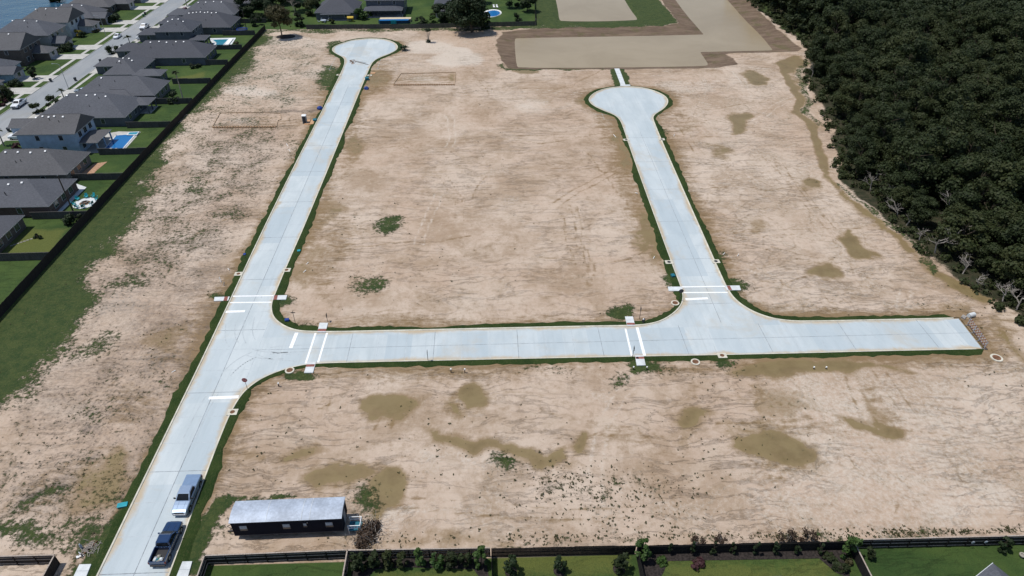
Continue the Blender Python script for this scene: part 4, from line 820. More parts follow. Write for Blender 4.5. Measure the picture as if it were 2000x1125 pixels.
# ------------------------------------------------------------------ old street, sidewalks, driveways
mb = MB(); mb.box(-139.7, -131.0, 150, 420, -.1, .03); struct(mb.build('old_street', 'old_concrete'))
mb = MB()
for x in (-139.8, -130.95): mb.box(x, x + .14, 150, 420, -.1, .14)
struct(mb.build('old_street_kerb', 'drive_concrete'))
mb = MB(); mb.box(-143.2, -142.0, 150, 420, -.1, .05); mb.box(-129.6, -128.5, 150, 420, -.1, .05); struct(mb.build('sidewalk', 'drive_concrete'))
mb = MB()
for v in (188.2, 210.7, 222, 244.3, 255, 277.4, 288, 310.4, 322): mb.box(-150.2, -139.9, v, v + 5.6, -.1, .066)
for v in (136, 155.5, 175.6, 189, 208.5, 229, 245, 264.5, 279.5, 291.5, 311): mb.box(-131.0, -121, v, v + 5.4, -.1, .066)
struct(mb.build('driveway', 'drive_concrete'))
mb = MB(); a = SP([(130, 352), (169, 366), (110, 424), (100, 424), (145, 372)]); mb.prism(a, -.1, .05); struct(mb.build('patio', 'light_concrete'))
mb = MB(); mb.prism(SP([(150, 344), (184, 320), (210, 316), (190, 332), (172, 351)]), -.1, .05); struct(mb.build('paved_patio', 'orange_patio'))
mb = MB()
for k in range(9): a = S(22 + k * 6.5, 480 - k * 2.2); mb.obox((a[0], a[1], .02), (.5, .35, .05), .3)
struct(mb.build('stepping_path', 'stone_grey'))

# ------------------------------------------------------------------ fences
def fence(label, pts, h, mat, cap=None, side=1, posts=0, rails=True, name='wooden_fence', jit=.03, cat='fence'):
    """boards along a polyline, with rails on its left side (side=1) and optional posts"""
    g = np.random.default_rng(int(abs(pts[0][0] * 7 + pts[0][1] * 13)) % 9999); t = thing(name, label, cat, (*pts[0], 0)); off = (-pts[0][0], -pts[0][1], 0)
    bd = MB(); rl = MB(); cp = MB()
    for a, b in zip(pts, pts[1:]):
        a, b = Vector(a), Vector(b); L_ = (b - a).length; d = (b - a) / L_; n = Vector((-d.y, d.x)) * side; ang = math.atan2(d.y, d.x); k = max(1, int(L_ / .155)); st = L_ / k; dip = 0
        for i in range(k):
            if i % 16 == 0: dip = g.normal() * .035
            p = a + d * (i + .5) * st; hh = h + dip + g.normal() * jit * .5
            bd.obox((p.x, p.y, hh / 2 - .03), (st * .94, .028, hh), ang)
        m_ = (a + b) / 2
        if rails:
            for z in (.28, 1.0, h - .25): q = m_ + n * .045; rl.obox((q.x, q.y, z), (L_, .05, .09), ang)
        if cap: cp.obox((m_.x, m_.y, h + .045), (L_ + .1, .15, .035), ang)
        if posts:
            kk = max(1, int(round(L_ / posts)))
            for i in range(kk + 1): p = a + d * L_ * i / kk + n * .09; q = MB(); q.box(p.x - .05, p.x + .05, p.y - .05, p.y + .05, -.05, h - .06); q.build('post', mat, t, off)
    bd.build('boards', mat, t, off)
    if rails: rl.build('rails', cap or mat, t, off)
    if cap: cp.build('cap_rail', cap, t, off)
    return t
fence('long dark board fence running along the left edge of the cleared land', [(-87.2, 92), (-87.2, 130), (-87.0, 166), (-86.4, 219), (-85.2, 278)], 1.95, 'fence_dark', None, 1, 0)
fence('weathered board fence across the far end of the cleared land', [(-69.5, 278.2), (-29.2, 277.4), (2.9, 278.9), (20.2, 279.6)], 1.75, 'fence_grey', None, 1, 0)
fence('dark side fence running back from the right end of the far board fence', [(20.3, 279.8), (21.5, 300), (23.5, 335)], 1.8, 'fence_dark', None, 1, 0)
DV = [(116.8, 'the bright lawn cut off at the left border'), (133.2, 'the yellow green lawn and the fire pit yard'), (151.5, 'the fire pit yard and the orange patio yard'), (165.7, 'the orange patio yard and the rectangular pool'), (182.9, 'the rectangular pool yard and the lawn behind it'), (200.6, 'the lawns either side of the long dark brick house'),
      (217.9, 'the two lawns beyond the tall palm'), (236.2, 'the lawns short of the white deck pool'), (253.2, 'the small lawn and the white deck pool'), (270.8, 'the white deck pool and the trampoline'), (287.5, 'the trampoline lawn and the next one')]
for v, l in DV: fence('grey cross fence dividing ' + l, [(-99.5 if v > 120 else -98, v), (-87.3, v + .15)], 1.75, 'fence_grey', 'fence_grey', -1, 0)
fence('dark fence with pale cap rail round the lawn beside the two pickups', [(-34.9, 34), (-35.0, 48.5), (-18.2, 48.6)], 1.75, 'fence_black', 'fence_cap', -1, 2.45)
fence('dark fence with pale cap behind the row of columnar shrubs', [(-18.0, 34), (-18.0, 48.55), (-.8, 48.2)], 1.75, 'fence_black', 'fence_cap', -1, 2.45)
fence('plain black board fence behind the lawn with three young trees', [(-.6, 34), (-.6, 48.1), (17.0, 47.8)], 1.85, 'fence_black', None, -1, 0)
fence('black board fence behind the row of thin saplings', [(17.2, 34), (17.1, 47.75), (43.4, 47.4)], 1.85, 'fence_black', None, -1, 0)
fence('dark fence with two brown rails on the yard in the lower right corner', [(43.7, 34), (43.6, 47.5), (75, 47.1), (110, 46.6)], 1.85, 'fence_black', 'fence_cap', -1, 2.4)
fence('short dark capped fence corner at the lower left border', [(-110, 49.9), (-53.0, 49.3), (-52.9, 34)], 1.75, 'fence_dark', 'fence_cap', -1, 2.45)

# ------------------------------------------------------------------ pools
def pool(label, poly, wpoly, mat, deck, extra=()):
    c = np.mean(poly, 0); t = thing('swimming_pool', label, 'pool', (*c, 0)); off = (-c[0], -c[1], 0)
    mb = MB(); mb.prism(poly, -.1, .06); mb.build('deck', deck, t, off); mb = MB(); mb.prism(wpoly, 0, .10); mb.build('water', mat, t, off)
    cp = MB(); n = len(wpoly); wp, wn_ = normals(wpoly) if n > 8 else (None, None)
    for i in range(n):
        a, b = Vector(wpoly[i]), Vector(wpoly[(i + 1) % n]); L_ = (b - a).length; m_ = (a + b) / 2; cp.obox((m_.x, m_.y, .10), (L_ + .3, .34, .10), math.atan2((b - a).y, (b - a).x))
    cp.build('coping', 'light_concrete', t, off)
    for nm, m_, q, z in extra: mb = MB(); mb.prism(q, .1, z); mb.build(nm, m_, t, off)
    return t
pool('rectangular deep blue pool with raised spa behind the blue siding house', SP([(203, 262), (232, 257), (275, 258), (240, 297), (196, 297)]), SP([(227, 265), (266, 262), (238, 294), (202, 294)]), 'pool_water', 'drive_concrete', [('spa_wall', 'light_concrete', SP([(252, 260), (273, 259), (268, 266), (248, 266)]), .35), ('spa_water', 'pool_teal', SP([(254, 261), (271, 260), (267, 265), (251, 265)]), .37), ('tanning_step', 'light_concrete', SP([(215, 290), (220, 290), (218, 293), (213, 293)]), .16), ('tanning_step', 'light_concrete', SP([(225, 290), (230, 290), (229, 293), (224, 293)]), .16)])
pool('small teal pool with wide white paved deck', SP([(408, 75), (461, 74), (449, 93), (420, 93), (416, 86)]), SP([(414, 78), (447, 77), (434, 91), (421, 91), (422, 84)]), 'pool_teal', 'light_concrete', [('raised_ledge', 'white_paint', SP([(448, 77), (456, 77), (445, 91), (438, 91)]), .4)])
mb = []
a = S(961, 26); ov = [(a[0] + 4.0 * math.cos(k * .2618) , a[1] + 6.0 * math.sin(k * .2618) + 1.0 * math.cos(k * .2618)) for k in range(24)]; ov2 = [(a[0] + .3 + 3.2 * math.cos(k * .2618), a[1] + 4.9 * math.sin(k * .2618) - .6 + .7 * math.cos(k * .2618)) for k in range(24)]
pool('oval blue pool with white surround right of the big dark tree', ov, ov2, 'pool_water', 'white_paint')
t = thing('above_ground_pool', 'long dark blue above-ground pool beside a sand coloured deck behind the far fence', 'pool', (-36, 285.4, 0))
pl = [(-5.6, -1.2), (5.6, -1.2), (6.3, 0), (5.6, 1.2), (-5.6, 1.2), (-6.3, 0)]
mb = MB(); mb.prism(pl, 0, 1.25); mb.build('pool_wall', 'pool_wall', t); mb = MB(); mb.prism([(x * .96, y * .9) for x, y in pl], 1.2, 1.28); mb.build('water', 'pool_water', t); mb = MB(); mb.box(-6, 6.5, 1.5, 4.2, 0, 1.15); mb.build('deck', 'deck_sand', t); mb = MB(); mb.box(-1.2, 1.0, -1.5, -1.25, .1, 1.5); mb.build('ladder_gate', 'teal_plastic', t)

# ------------------------------------------------------------------ vehicles
def rr(y, w_, z0, z1, r=.12):
    p = []
    for cx, cz, a0 in ((w_ - r, z0 + r, -90), (w_ - r, z1 - r, 0), (-w_ + r, z1 - r, 90), (-w_ + r, z0 + r, 180)):
        for k in range(4): a = R(a0 + 30 * k); p.append((cx + r * math.cos(a), y, cz + r * math.sin(a)))
    return p
def rring(z, y0, y1, w_, r=.14):
    p = []
    for cx, cy, a0 in ((w_ - r, y0 + r, -90), (w_ - r, y1 - r, 0), (-w_ + r, y1 - r, 90), (-w_ + r, y0 + r, 180)):
        for k in range(4): a = R(a0 + 30 * k); p.append((cx + r * math.cos(a), cy + r * math.sin(a), z))
    return p
def wheels(t, ys, r, x):
    for y in ys:
        for s in (-1, 1):
            mb = MB(); mb.tube([(s * (x - .22), y, r), (s * x, y, r)], r, 18); wv = mb.build('wheel', 'tyre', t)
            mb = MB(); mb.tube([(s * (x - .02), y, r), (s * (x + .012), y, r)], r * .62, 14); mb.build('rim', 'rim', wv)
def glasshouse(t, rings, paint, roofname='cab'):
    mb = MB(); mb.loft([rring(*q) for q in rings]); c = mb.build(roofname, paint, t, smooth=False)
    def at(z):
        for a, b in zip(rings, rings[1:]):
            if a[0] <= z <= b[0]: f = (z - a[0]) / (b[0] - a[0]); return [a[i] + (b[i] - a[i]) * f for i in (1, 2, 3)]
    za, zb = rings[0][0] + .07, rings[-2][0] - .04; e = .018; zs = [za] + [r[0] for r in rings if za + .03 < r[0] < zb - .03] + [zb]; rs = [at(z) for z in zs]
    def q(nm, fn):
        m_ = MB(); n = len(zs)
        m_.v = [p for z, r_ in zip(zs, rs) for p in fn(z, r_)]; m_.f = [(2 * k, 2 * k + 1, 2 * k + 3, 2 * k + 2) for k in range(n - 1)]; m_.build(nm, 'car_glass', t)
    q('windshield', lambda z, r_: [(-r_[2] + .13, r_[0] - e, z), (r_[2] - .13, r_[0] - e, z)])
    q('rear_window', lambda z, r_: [(r_[2] - .15, r_[1] + e, z), (-r_[2] + .15, r_[1] + e, z)])
    for s in (-1, 1):
        for f0, f1 in ((0, .48), (.52, 1)):
            q('side_window', lambda z, r_, s=s, f0=f0, f1=f1: [(s * (r_[2] + e), r_[0] + .2 + (r_[1] - r_[0] - .36) * f0, z), (s * (r_[2] + e), r_[0] + .2 + (r_[1] - r_[0] - .36) * f1, z)])
def pickup(label, paint, loc, rz, cover=None, group=None):
    """crew cab pickup, nose towards -y"""
    t = thing('pickup_truck', label, 'pickup', loc, rz, group)
    mb = MB(); mb.loft([rr(-2.92, .78, .56, .88, .1), rr(-2.86, .92, .46, 1.0, .12), rr(-2.62, .98, .40, 1.09, .14), rr(-1.9, 1.0, .38, 1.17, .14), rr(-1.3, 1.0, .38, 1.22, .12), rr(.86, 1.0, .38, 1.24, .12)])
    mb.build('body', paint, t)
    mb = MB()
    for x in (-.42, .42): mb.loft([[(x - .07, y, z), (x + .07, y, z), (x + .05, y, z + .035), (x - .05, y, z + .035)] for y, z in ((-2.5, 1.09), (-1.9, 1.16), (-1.42, 1.20))])
    mb.build('hood_crease', paint, t)
    glasshouse(t, [(1.21, -1.38, .86, .93), (1.50, -1.02, .80, .88), (1.80, -.52, .70, .79), (1.88, -.40, .62, .70)], paint)
    b = MB(); b.box(-1.0, -.90, .9, 2.84, .42, 1.24); b.box(.90, 1.0, .9, 2.84, .42, 1.24); b.box(-.9, .9, .9, 2.84, .55, .66); b.box(-.9, .9, .87, .93, .6, 1.22); b.build('bed', paint, t)
    tg = MB(); tg.box(-.99, .99, 2.85, 2.93, .58, 1.22); tg.build('tailgate', paint, t)
    if cover: mb = MB(); mb.loft([rr(.95, .97, 1.2, 1.32, .05), rr(2.88, .97, 1.2, 1.30, .05)]); mb.build('bed_cover', cover, t)
    else: mb = MB(); mb.box(-.89, .89, .94, 2.83, .662, .69); mb.build('bed_liner', 'plastic_black', t)
    mb = MB(); mb.loft([rr(-3.02, .82, .44, .66, .08), rr(-2.84, .96, .44, .68, .08)]); mb.build('front_bumper', 'chrome', t)
    mb = MB(); mb.loft([rr(2.90, .95, .42, .6, .06), rr(3.05, .9, .42, .58, .06)]); mb.build('rear_bumper', 'chrome' if cover else 'plastic_black', t)
    mb = MB(); mb.box(-.56, .56, -2.945, -2.85, .68, .92); g_ = mb.build('grille', 'plastic_black', t); mb = MB(); mb.box(-.56, .56, -2.96, -2.94, .785, .815); mb.build('grille_bar', 'chrome', g_)
    for s in (-1, 1):
        mb = MB(); mb.obox((s * .75, -2.86, .84), (.32, .16, .2), -s * .25); mb.build('headlight', 'headlight', t)
        mb = MB(); mb.box(s * .98 - .06, s * .98 + .06, 2.80, 2.945, .78, 1.12); mb.build('taillight', 'taillight', t)
        mb = MB(); mb.obox((s * 1.14, -.95, 1.30), (.24, .12, .2), 0); mb.tube([(s * .92, -.98, 1.22), (s * 1.06, -.96, 1.26)], .03, 5); mb.build('mirror', 'plastic_black' if cover else paint, t)
        mb = MB(); mb.box(s * .93 - .08, s * .93 + .08, -1.15, .75, .30, .36); mb.build('running_board', 'plastic_black', t)
        mb = MB()
        for y in (-1.0, -.05, .8): mb.box(s * 1.002 - .004, s * 1.002 + .004, y - .012, y + .012, .5, 1.15)
        mb.build('door_seam', 'plastic_black', t)
        for y in (-1.95, 1.9): mb = MB(); mb.tube([(s * .9, y, .42), (s * 1.006, y, .42)], .50, 18); mb.build('wheel_arch', 'plastic_black', t)
    wheels(t, (-1.95, 1.9), .41, 1.02); return t
def car(label, paint, loc, rz, kind='sedan'):
    t = thing('parked_car' if kind != 'van' else 'parked_van', label, 'van' if kind == 'van' else 'car', loc, rz)
    if kind == 'sedan':
        mb = MB(); mb.loft([rr(-2.28, .66, .35, .62, .1), rr(-2.15, .82, .28, .74, .12), rr(-1.1, .9, .24, .90, .14), rr(1.5, .9, .24, .94, .14), rr(2.15, .82, .3, .9, .14), rr(2.3, .7, .4, .8, .1)]); mb.build('body', paint, t)
        glasshouse(t, [(.9, -1.15, 1.75, .82), (1.15, -.7, 1.45, .74), (1.4, -.2, 1.0, .64), (1.45, -.05, .85, .55)], paint, 'roof'); W_ = 2.2
    elif kind == 'suv':
        mb = MB(); mb.loft([rr(-2.35, .75, .4, .8, .1), rr(-2.2, .9, .32, 1.0, .12), rr(-1.2, .95, .3, 1.1, .14), rr(2.2, .95, .3, 1.12, .14), rr(2.35, .88, .4, 1.05, .12)]); mb.build('body', paint, t)
        glasshouse(t, [(1.08, -1.25, 2.25, .88), (1.4, -.85, 2.12, .82), (1.72, -.35, 1.95, .74), (1.78, -.2, 1.85, .66)], paint, 'roof'); W_ = 2.25
    else:
        mb = MB(); mb.loft([rr(-2.75, .8, .4, .95, .12), rr(-2.6, .95, .32, 1.1, .14), rr(-2.0, 1.0, .3, 1.25, .14), rr(2.7, 1.0, .3, 1.3, .12)]); mb.build('body', paint, t)
        glasshouse(t, [(1.25, -2.0, 2.7, .97), (1.6, -1.6, 2.66, .93), (2.15, -1.2, 2.6, .86), (2.25, -1.0, 2.5, .74)], paint, 'roof'); W_ = 2.65
    for s in (-1, 1):
        mb = MB(); mb.obox((s * .62, -W_ + .02, .7 if kind == 'sedan' else .85), (.3, .14, .14)); mb.build('headlight', 'headlight', t)
        mb = MB(); mb.obox((s * .68, W_ + .02, .78 if kind == 'sedan' else .95), (.28, .14, .16)); mb.build('taillight', 'taillight', t)
    wheels(t, (-1.4, 1.4), .33, .92 if kind == 'sedan' else .98); return t
pickup('silver pickup facing the camera with a silver bed cover, parked on the new street', 'paint_silver', (-40.62, 58.25, .012), R(-1), 'paint_cover')
pickup('black pickup with open bed, parked rear to the camera on the new street', 'paint_black_sky_tint', (-40.72, 51.15, .012), R(179))
t = thing('cargo', 'pale crumpled bags and scraps lying in the open bed of the black pickup', 'bags', (-40.85, 49.15, .70)); g = np.random.default_rng(3)
for k in range(7):
    mb = MB(); c = (g.uniform(-.45, .35), g.uniform(-.6, .6)); mb.loft([rring(0, c[1] - .2, c[1] + .2, .01 + .2, .09), rring(.12, c[1] - .23, c[1] + .22, .24, .1), rring(.2 + g.random() * .1, c[1] - .12, c[1] + .12, .13, .06)]); mb.v = [(x + c[0], y, z) for x, y, z in mb.v]
    mb.build('bag', ['light_concrete', 'canvas', 'teal_dark', 'blind', 'canvas', 'light_concrete', 'green_plastic'][k], t)
pickup('white pickup parked on the old street at the left border', 'paint_white', (-138.2, 200.8, .03), R(2))
pickup('white pickup half hidden by the garage roof above the white van', 'paint_white', (-133.0, 281.5, .03), R(3))
pickup('dark red pickup in the driveway near the top border', 'paint_red', (-125.5, 305.5, .066), R(-90))
car('white car parked alone at the far kerb of the old street', 'paint_white', (-138.4, 269.5, .03), R(2), 'sedan')
car('white van standing in a driveway beside the street palm', 'paint_white', (-127.3, 266.6, .066), R(-90), 'van')
car('silver car in a driveway under a grey garage roof', 'paint_grey', (-124.6, 211.3, .066), R(-90), 'sedan')
car('white car tucked beside the garage of the blue siding house', 'paint_white', (-125.6, 176.8, .066), R(-90), 'suv')
car('blue car in the driveway of the charcoal roofed house', 'paint_blue', (-125.8, 300.6, .066), R(-90), 'suv')
car('white car parked nearer the camera than the blue car', 'paint_white', (-126.4, 296.3, .066), R(-90), 'suv')

# ------------------------------------------------------------------ office trailer
t = thing('office_trailer', 'long black office trailer with pale curved metal roof beside the two pickups', 'trailer', (-25.85, 53.4, 0), R(.6))
Lx, Wy, z0, z1 = 6.75, 1.5, .75, 3.45
mb = MB(); mb.box(-Lx, Lx, -Wy, Wy, z0, z1); mb.build('wall', 'trailer_siding', t)
secs = []
for x in (-Lx - .12, Lx + .12):
    top = [(x, -Wy - .12 + (2 * Wy + .24) * k / 12, z1 - .02 + .30 * math.sin(math.pi * k / 12) ** .9 if 0 < k < 12 else z1 - .02) for k in range(13)]; secs.append([(x, -Wy - .12, z1 - .07)] + top + [(x, Wy + .12, z1 - .07)])
mb = MB(); mb.loft(secs); ro = mb.build('roof', 'metal_roof', t)
mb = MB()
for x in (-2.4, 1.9, 2.9): mb.loft([[(x + dx, -Wy - .1 + (2 * Wy + .2) * k / 12, z1 + .012 + .30 * math.sin(math.pi * k / 12) ** .9) for k in range(13)] for dx in (0, .05)], caps=False)
mb.build('roof_seam', 'light_concrete', ro, fix=False)
mb = MB(); mb.box(-Lx, Lx, -Wy - .03, -Wy, z0 - .06, z0 + .06); mb.box(-Lx, Lx, -Wy - .14, -Wy - .03, z1 - .1, z1 - .04); mb.build('trim', 'trailer_trim', t)
mb = MB()
for y in (-.75, .75): mb.box(-Lx - 1.1, Lx, y - .06, y + .06, .5, .73)
mb.build('chassis', 'steel_dark', t)
for x in (-5.4, -1.8, 1.8, 5.4):
    for y in (-1.0, 1.0): mb = MB(); mb.box(x - .2, x + .2, y - .2, y + .2, 0, .5); mb.build('pier', 'stone_grey', t)
mb = MB(); mb.tube([(-Lx, -.75, .6), (-Lx - 1.4, 0, .6), (-Lx, .75, .6)], .06, 6); mb.build('hitch', 'steel_dark', t)
for x, wd, ht, z in ((-5.35, .85, .9, 1.75), (-.1, .85, .9, 1.75), (2.2, .35, .7, 1.95), (5.15, .85, .9, 1.75)):
    f = MB(); f.box(x - wd / 2 - .06, x + wd / 2 + .06, -Wy - .035, -Wy + .01, z - .06, z + ht + .06); f_ = f.build('window', 'trailer_trim', t)
    f = MB(); f.box(x - wd / 2, x + wd / 2, -Wy - .05, -Wy - .03, z + ht * .35, z + ht); f.build('blind', 'blind', f_); f = MB(); f.box(x - wd / 2, x + wd / 2, -Wy - .048, -Wy - .03, z, z + ht * .33); f.build('pane', 'glass', f_)
mb = MB(); mb.box(Lx - .005, Lx + .04, -.5, .42, z0, z0 + 2.0); d_ = mb.build('door', 'grey_plastic', t); mb = MB(); mb.box(Lx + .04, Lx + .09, -.4, -.34, z0 + .95, z0 + 1.1); mb.build('handle', 'galv', d_)
mb = MB(); mb.box(-Lx - .62, -Lx - .02, -.1, .85, 1.6, 2.5); mb.build('air_conditioner', 'blind', t)
mb = MB(); mb.box(2.5, 2.62, -Wy - .1, -Wy, 2.75, 2.87); mb.build('lamp', 'galv', t)
t = thing('entry_steps', 'white railed wooden landing at the right end of the office trailer', 'steps', (-17.75, 52.7, 0))
mb = MB(); mb.box(-.8, .8, -.7, .7, .60, .68); mb.build('landing', 'teal_dark', t)
mb = MB()
for k in range(3): mb.box(.8 + .28 * k, 1.08 + .28 * k, -.5, .5, .5 - .18 * k - .04, .5 - .18 * k)
mb.build('steps', 'ply', t)
mb = MB()
for x, y in ((-.75, -.65), (.75, -.65), (-.75, .65), (.75, .65)): mb.tube([(x, y, 0), (x, y, 1.65)], .05, 5)
for z in (1.15, 1.62): mb.tube([(-.75, -.65, z), (.75, -.65, z)], .05, 5); mb.tube([(-.75, .65, z), (.75, .65, z)], .05, 5)
mb.tube([(.75, -.65, 1.62), (.75, .65, 1.62)], .05, 5); mb.build('railing', 'white_paint', t)

# ------------------------------------------------------------------ street fittings of the new streets
def ramp(px, pad, label):
    q = SP(px); c = np.mean(q, 0); t = thing('kerb_ramp', label, 'ramp', (*c, 0)); off = (-c[0], -c[1], 0)
    mb = MB(); mb.prism(q, -.02, .15); mb.build('slab', 'light_concrete', t, off)
    if pad: mb = MB(); mb.prism(SP(pad), .14, .158); mb.build('tactile_pad', 'tactile_red', t, off)
ramp([(419.5, 581.3), (449, 580.3), (446, 588.3), (418, 589)], [(439, 580.7), (446, 580.5), (444, 588.5), (436.5, 588.6)], 'pale sidewalk stub with red pad on the left of the two-lane street crossing')
ramp([(534, 578), (561, 577.6), (558.7, 586), (532, 586.7)], [(536, 578), (543, 578), (541, 586.4), (534, 586.7)], 'pale sidewalk stub with red pad at the inner corner opposite the left one')
ramp([(624.5, 631.5), (641, 631.5), (636, 650), (620, 650)], [(622, 643.5), (638, 643.5), (636.5, 648), (620.5, 648)], 'pale sidewalk stub on the upper side of the cross street near the left junction')
ramp([(601, 708), (617.5, 707.6), (611.5, 729), (594, 729.3)], [(599, 713), (615.3, 712.6), (614, 717.3), (597.5, 717.7)], 'pale sidewalk stub on the lower side of the cross street near the left junction')
ramp([(1304, 561), (1331.5, 561), (1334, 569.3), (1306, 569.3)], None, 'pale sidewalk stub behind the sign at the right street')
ramp([(1415, 559), (1444, 558.7), (1447, 567.5), (1420, 568.3)], [(1419, 559.4), (1425.5, 559.3), (1429.5, 567.6), (1423, 567.8)], 'pale sidewalk stub with red pad on the outer side of the right street')
ramp([(1220.4, 619.3), (1236, 619.3), (1240.5, 637.5), (1224.6, 637.5)], [(1223.8, 631.6), (1238.8, 631.6), (1239.9, 635.6), (1224.6, 635.6)], 'pale sidewalk stub beside the fire hydrant')
ramp([(1240, 695.5), (1256.6, 695), (1261, 714.5), (1243.5, 715)], [(1240.8, 698.2), (1257.2, 697.7), (1258.2, 702), (1242, 702.4)], 'pale sidewalk stub below the cross street by the leaning sign post')
def slab(px, label, z=.16):
    q = SP(px); c = np.mean(q, 0); t = thing('sidewalk_slab', label, 'sidewalk', (*c, 0)); mb = MB(); mb.prism(q, -.02, z); mb.build('slab', 'light_concrete', t, (-c[0], -c[1], 0)); mb = MB()
    a, b = (Vector(q[0]) + Vector(q[3])) / 2, (Vector(q[1]) + Vector(q[2])) / 2; mb.obox((*((a + b) / 2), z), ((b - a).length, .04, .006), math.atan2((b - a).y, (b - a).x)); mb.build('joint', 'joint', t, (-c[0], -c[1], 0))
slab([(156, 1103.5), (179, 1103), (168, 1130), (143, 1130)], 'white sidewalk end left of the street at the bottom border'); slab([(357, 1098), (376, 1097.5), (367, 1130), (344, 1130)], 'white sidewalk end right of the street at the bottom border')
mb = MB(); q = SP([(1200, 134), (1209.5, 134), (1222, 166.5), (1212.5, 166.5)]); c = np.mean(q, 0); t = thing('drain_flume', 'narrow concrete drain channel from the right turning circle to the brown pond', 'drain', (*c, 0)); off = (-c[0], -c[1], 0); mb.prism(q, -.4, .05); mb.build('channel', 'light_concrete', t, off)
mb = MB(); a, b = S(1211.5, 168), S(1231, 168); mb.box(a[0], b[0], a[1] - .5, a[1] + .6, -.02, .22); mb.build('inlet_head', 'light_concrete', t, off); mb = MB(); mb.box(a[0] + .9, b[0] - .9, a[1] - .56, a[1] - .48, .02, .16); mb.build('opening', 'plastic_black', t, off)
def inlet(px, py, label, rz=0.0, w_=1.5, d_=1.2):
    x, y = S(px, py); t = thing('storm_inlet', label, 'storm drain', (x, y, 0), rz); mb = MB(); mb.box(-w_ / 2, w_ / 2, -d_ / 2, d_ / 2, 0, .175); mb.build('slab', 'kerb_concrete', t); mb = MB(); mb.disc((0, 0), .36, .17, .19, 14); mb.build('lid', 'rust' if px < 1100 or py > 690 else 'steel_dark', t)
for a in [(466, 536, 'storm drain on the left kerb above the left crossing'), (560, 528.5, 'storm drain on the right kerb above the left crossing'), (1306.5, 513, 'storm drain on the left kerb of the right street above its crossing'), (1398, 511.5, 'storm drain on the right kerb of the right street above its crossing'), (1223, 274, 'storm drain left of the neck of the right turning circle'), (1292.5, 273, 'storm drain right of the neck of the right turning circle'),
          (1410, 695.5, 'storm drain on the lower kerb of the cross street with a rusty lid'), (454.5, 806, 'storm drain on the right kerb below the red stop sign'), (662, 147, 'storm drain on the left kerb below the left turning circle'), (722, 148, 'storm drain on the right kerb below the left turning circle')]: inlet(*a)
def manhole(px, py, label, r=.75):
    x, y = S(px, py); t = thing('manhole', label, 'manhole', (x, y, 0)); mb = MB(); mb.disc((0, 0), r, -.02, .14, 22); mb.build('ring', 'kerb_concrete', t); mb = MB(); mb.disc((0, 0), r * .68, .10, .16, 20); mb.build('lid', 'rust', t)
for a in [(1946, 699.5, 'manhole with grey collar right of the end of the cross street', .95), (1358, 707.5, 'round rusty manhole in the mud below the cross street'), (1318.5, 592.5, 'manhole ring inside the curve at the right street'), (566, 724, 'dusty manhole beside the lower left street curve')]: manhole(*a)
def post_sign(px, py, h, label, kind, rz=0.0, lean=0.0):
    x, y = S(px, py); t = thing('stop_sign' if kind in ('stop', 'back') else 'street_sign', label, 'sign', (x, y, 0), rz); mb = MB(); mb.tube([(0, 0, -.1), (lean, 0, h)], .045, 6); mb.build('post', 'galv' if kind == 'stop' else 'steel_dark', t)
    if kind in ('stop', 'back'):
        oc = [(.46 * math.cos(R(22.5 + 45 * k)), .46 * math.sin(R(22.5 + 45 * k))) for k in range(8)]; ti = Matrix.Rotation(R(90), 4, 'X')
        def plate(nm, m_, k, y0, y1):
            b = MB(); b.prism([(p * k, q * k) for p, q in oc], y0, y1); b.v = [(p, -r, q + h - .28) for p, q, r in b.v]; return b.build(nm, m_, t)
        pl = plate('plate', 'sign_back' if kind == 'back' else 'sign_white', 1, .04, .06)
        if kind == 'stop':
            f_ = plate('face', 'sign_red', .93, .05, .066); fc = bpy.data.curves.new('lettering', 'FONT'); fc.body = 'STOP'; fc.size = .30; fc.align_x = 'CENTER'; fc.align_y = 'CENTER'; fc.extrude = .003
            tmp = bpy.data.objects.new('tmp', fc); COL.objects.link(tmp); me_ = bpy.data.meshes.new_from_object(tmp.evaluated_get(bpy.context.evaluated_depsgraph_get())); bpy.data.objects.remove(tmp); me_.name = 'lettering'; me_.materials.clear(); me_.materials.append(M['sign_white'])
            lt = link('lettering', me_, t, (0, -.072, h - .28)); lt.rotation_euler.x = R(90)
    elif kind == 'blades':
        for r_, z in ((0, h), (90, h + .2)): mb = MB(); mb.obox((0, 0, z), (.75, .03, .17), R(r_)); mb.build('name_blade', 'sign_green' if False else 'sign_back', t)
    else: mb = MB(); mb.obox((lean, 0, h - .3), (.05, .55, .7), 0); mb.build('plate', 'sign_back', t)
post_sign(484, 762, 2.5, 'red stop sign at the lower left junction facing the camera', 'stop')
post_sign(1327, 588, 2.6, 'black round-looking sign seen from behind at the right street crossing', 'back')
post_sign(578, 636, 2.9, 'dark street name post with crossed blades inside the left corner', 'blades'); post_sign(836, 705, 2.2, 'thin dark post with small plate on the verge midway along the cross street', 'edge')
post_sign(1234.5, 700, 2.5, 'dark leaning sign seen edge-on beside the lower right crossing', 'edge', 0, .12); post_sign(640, 628, 1.7, 'thin marker post behind the upper left sidewalk stub', 'edge'); post_sign(1249, 623, 2.6, 'thin dark pole beside the fire hydrant', 'edge')
def hydrant(px, py, label):
    x, y = S(px, py); t = thing('fire_hydrant', label, 'hydrant', (x, y, .1)); mb = MB(); mb.tube([(0, 0, 0), (0, 0, .08), (0, 0, .09), (0, 0, .6), (0, 0, .62), (0, 0, .66)], [.2, .2, .14, .14, .18, .18], 10); mb.tube([(-.26, 0, .45), (.26, 0, .45)], .075, 8); mb.tube([(0, -.24, .42), (0, 0, .42)], .09, 8); mb.build('barrel', 'steel_dark', t); mb = MB(); mb.tube([(0, 0, .66), (0, 0, .76), (0, 0, .84)], [.165, .13, .05], 10); mb.build('bonnet', 'sign_white', t)
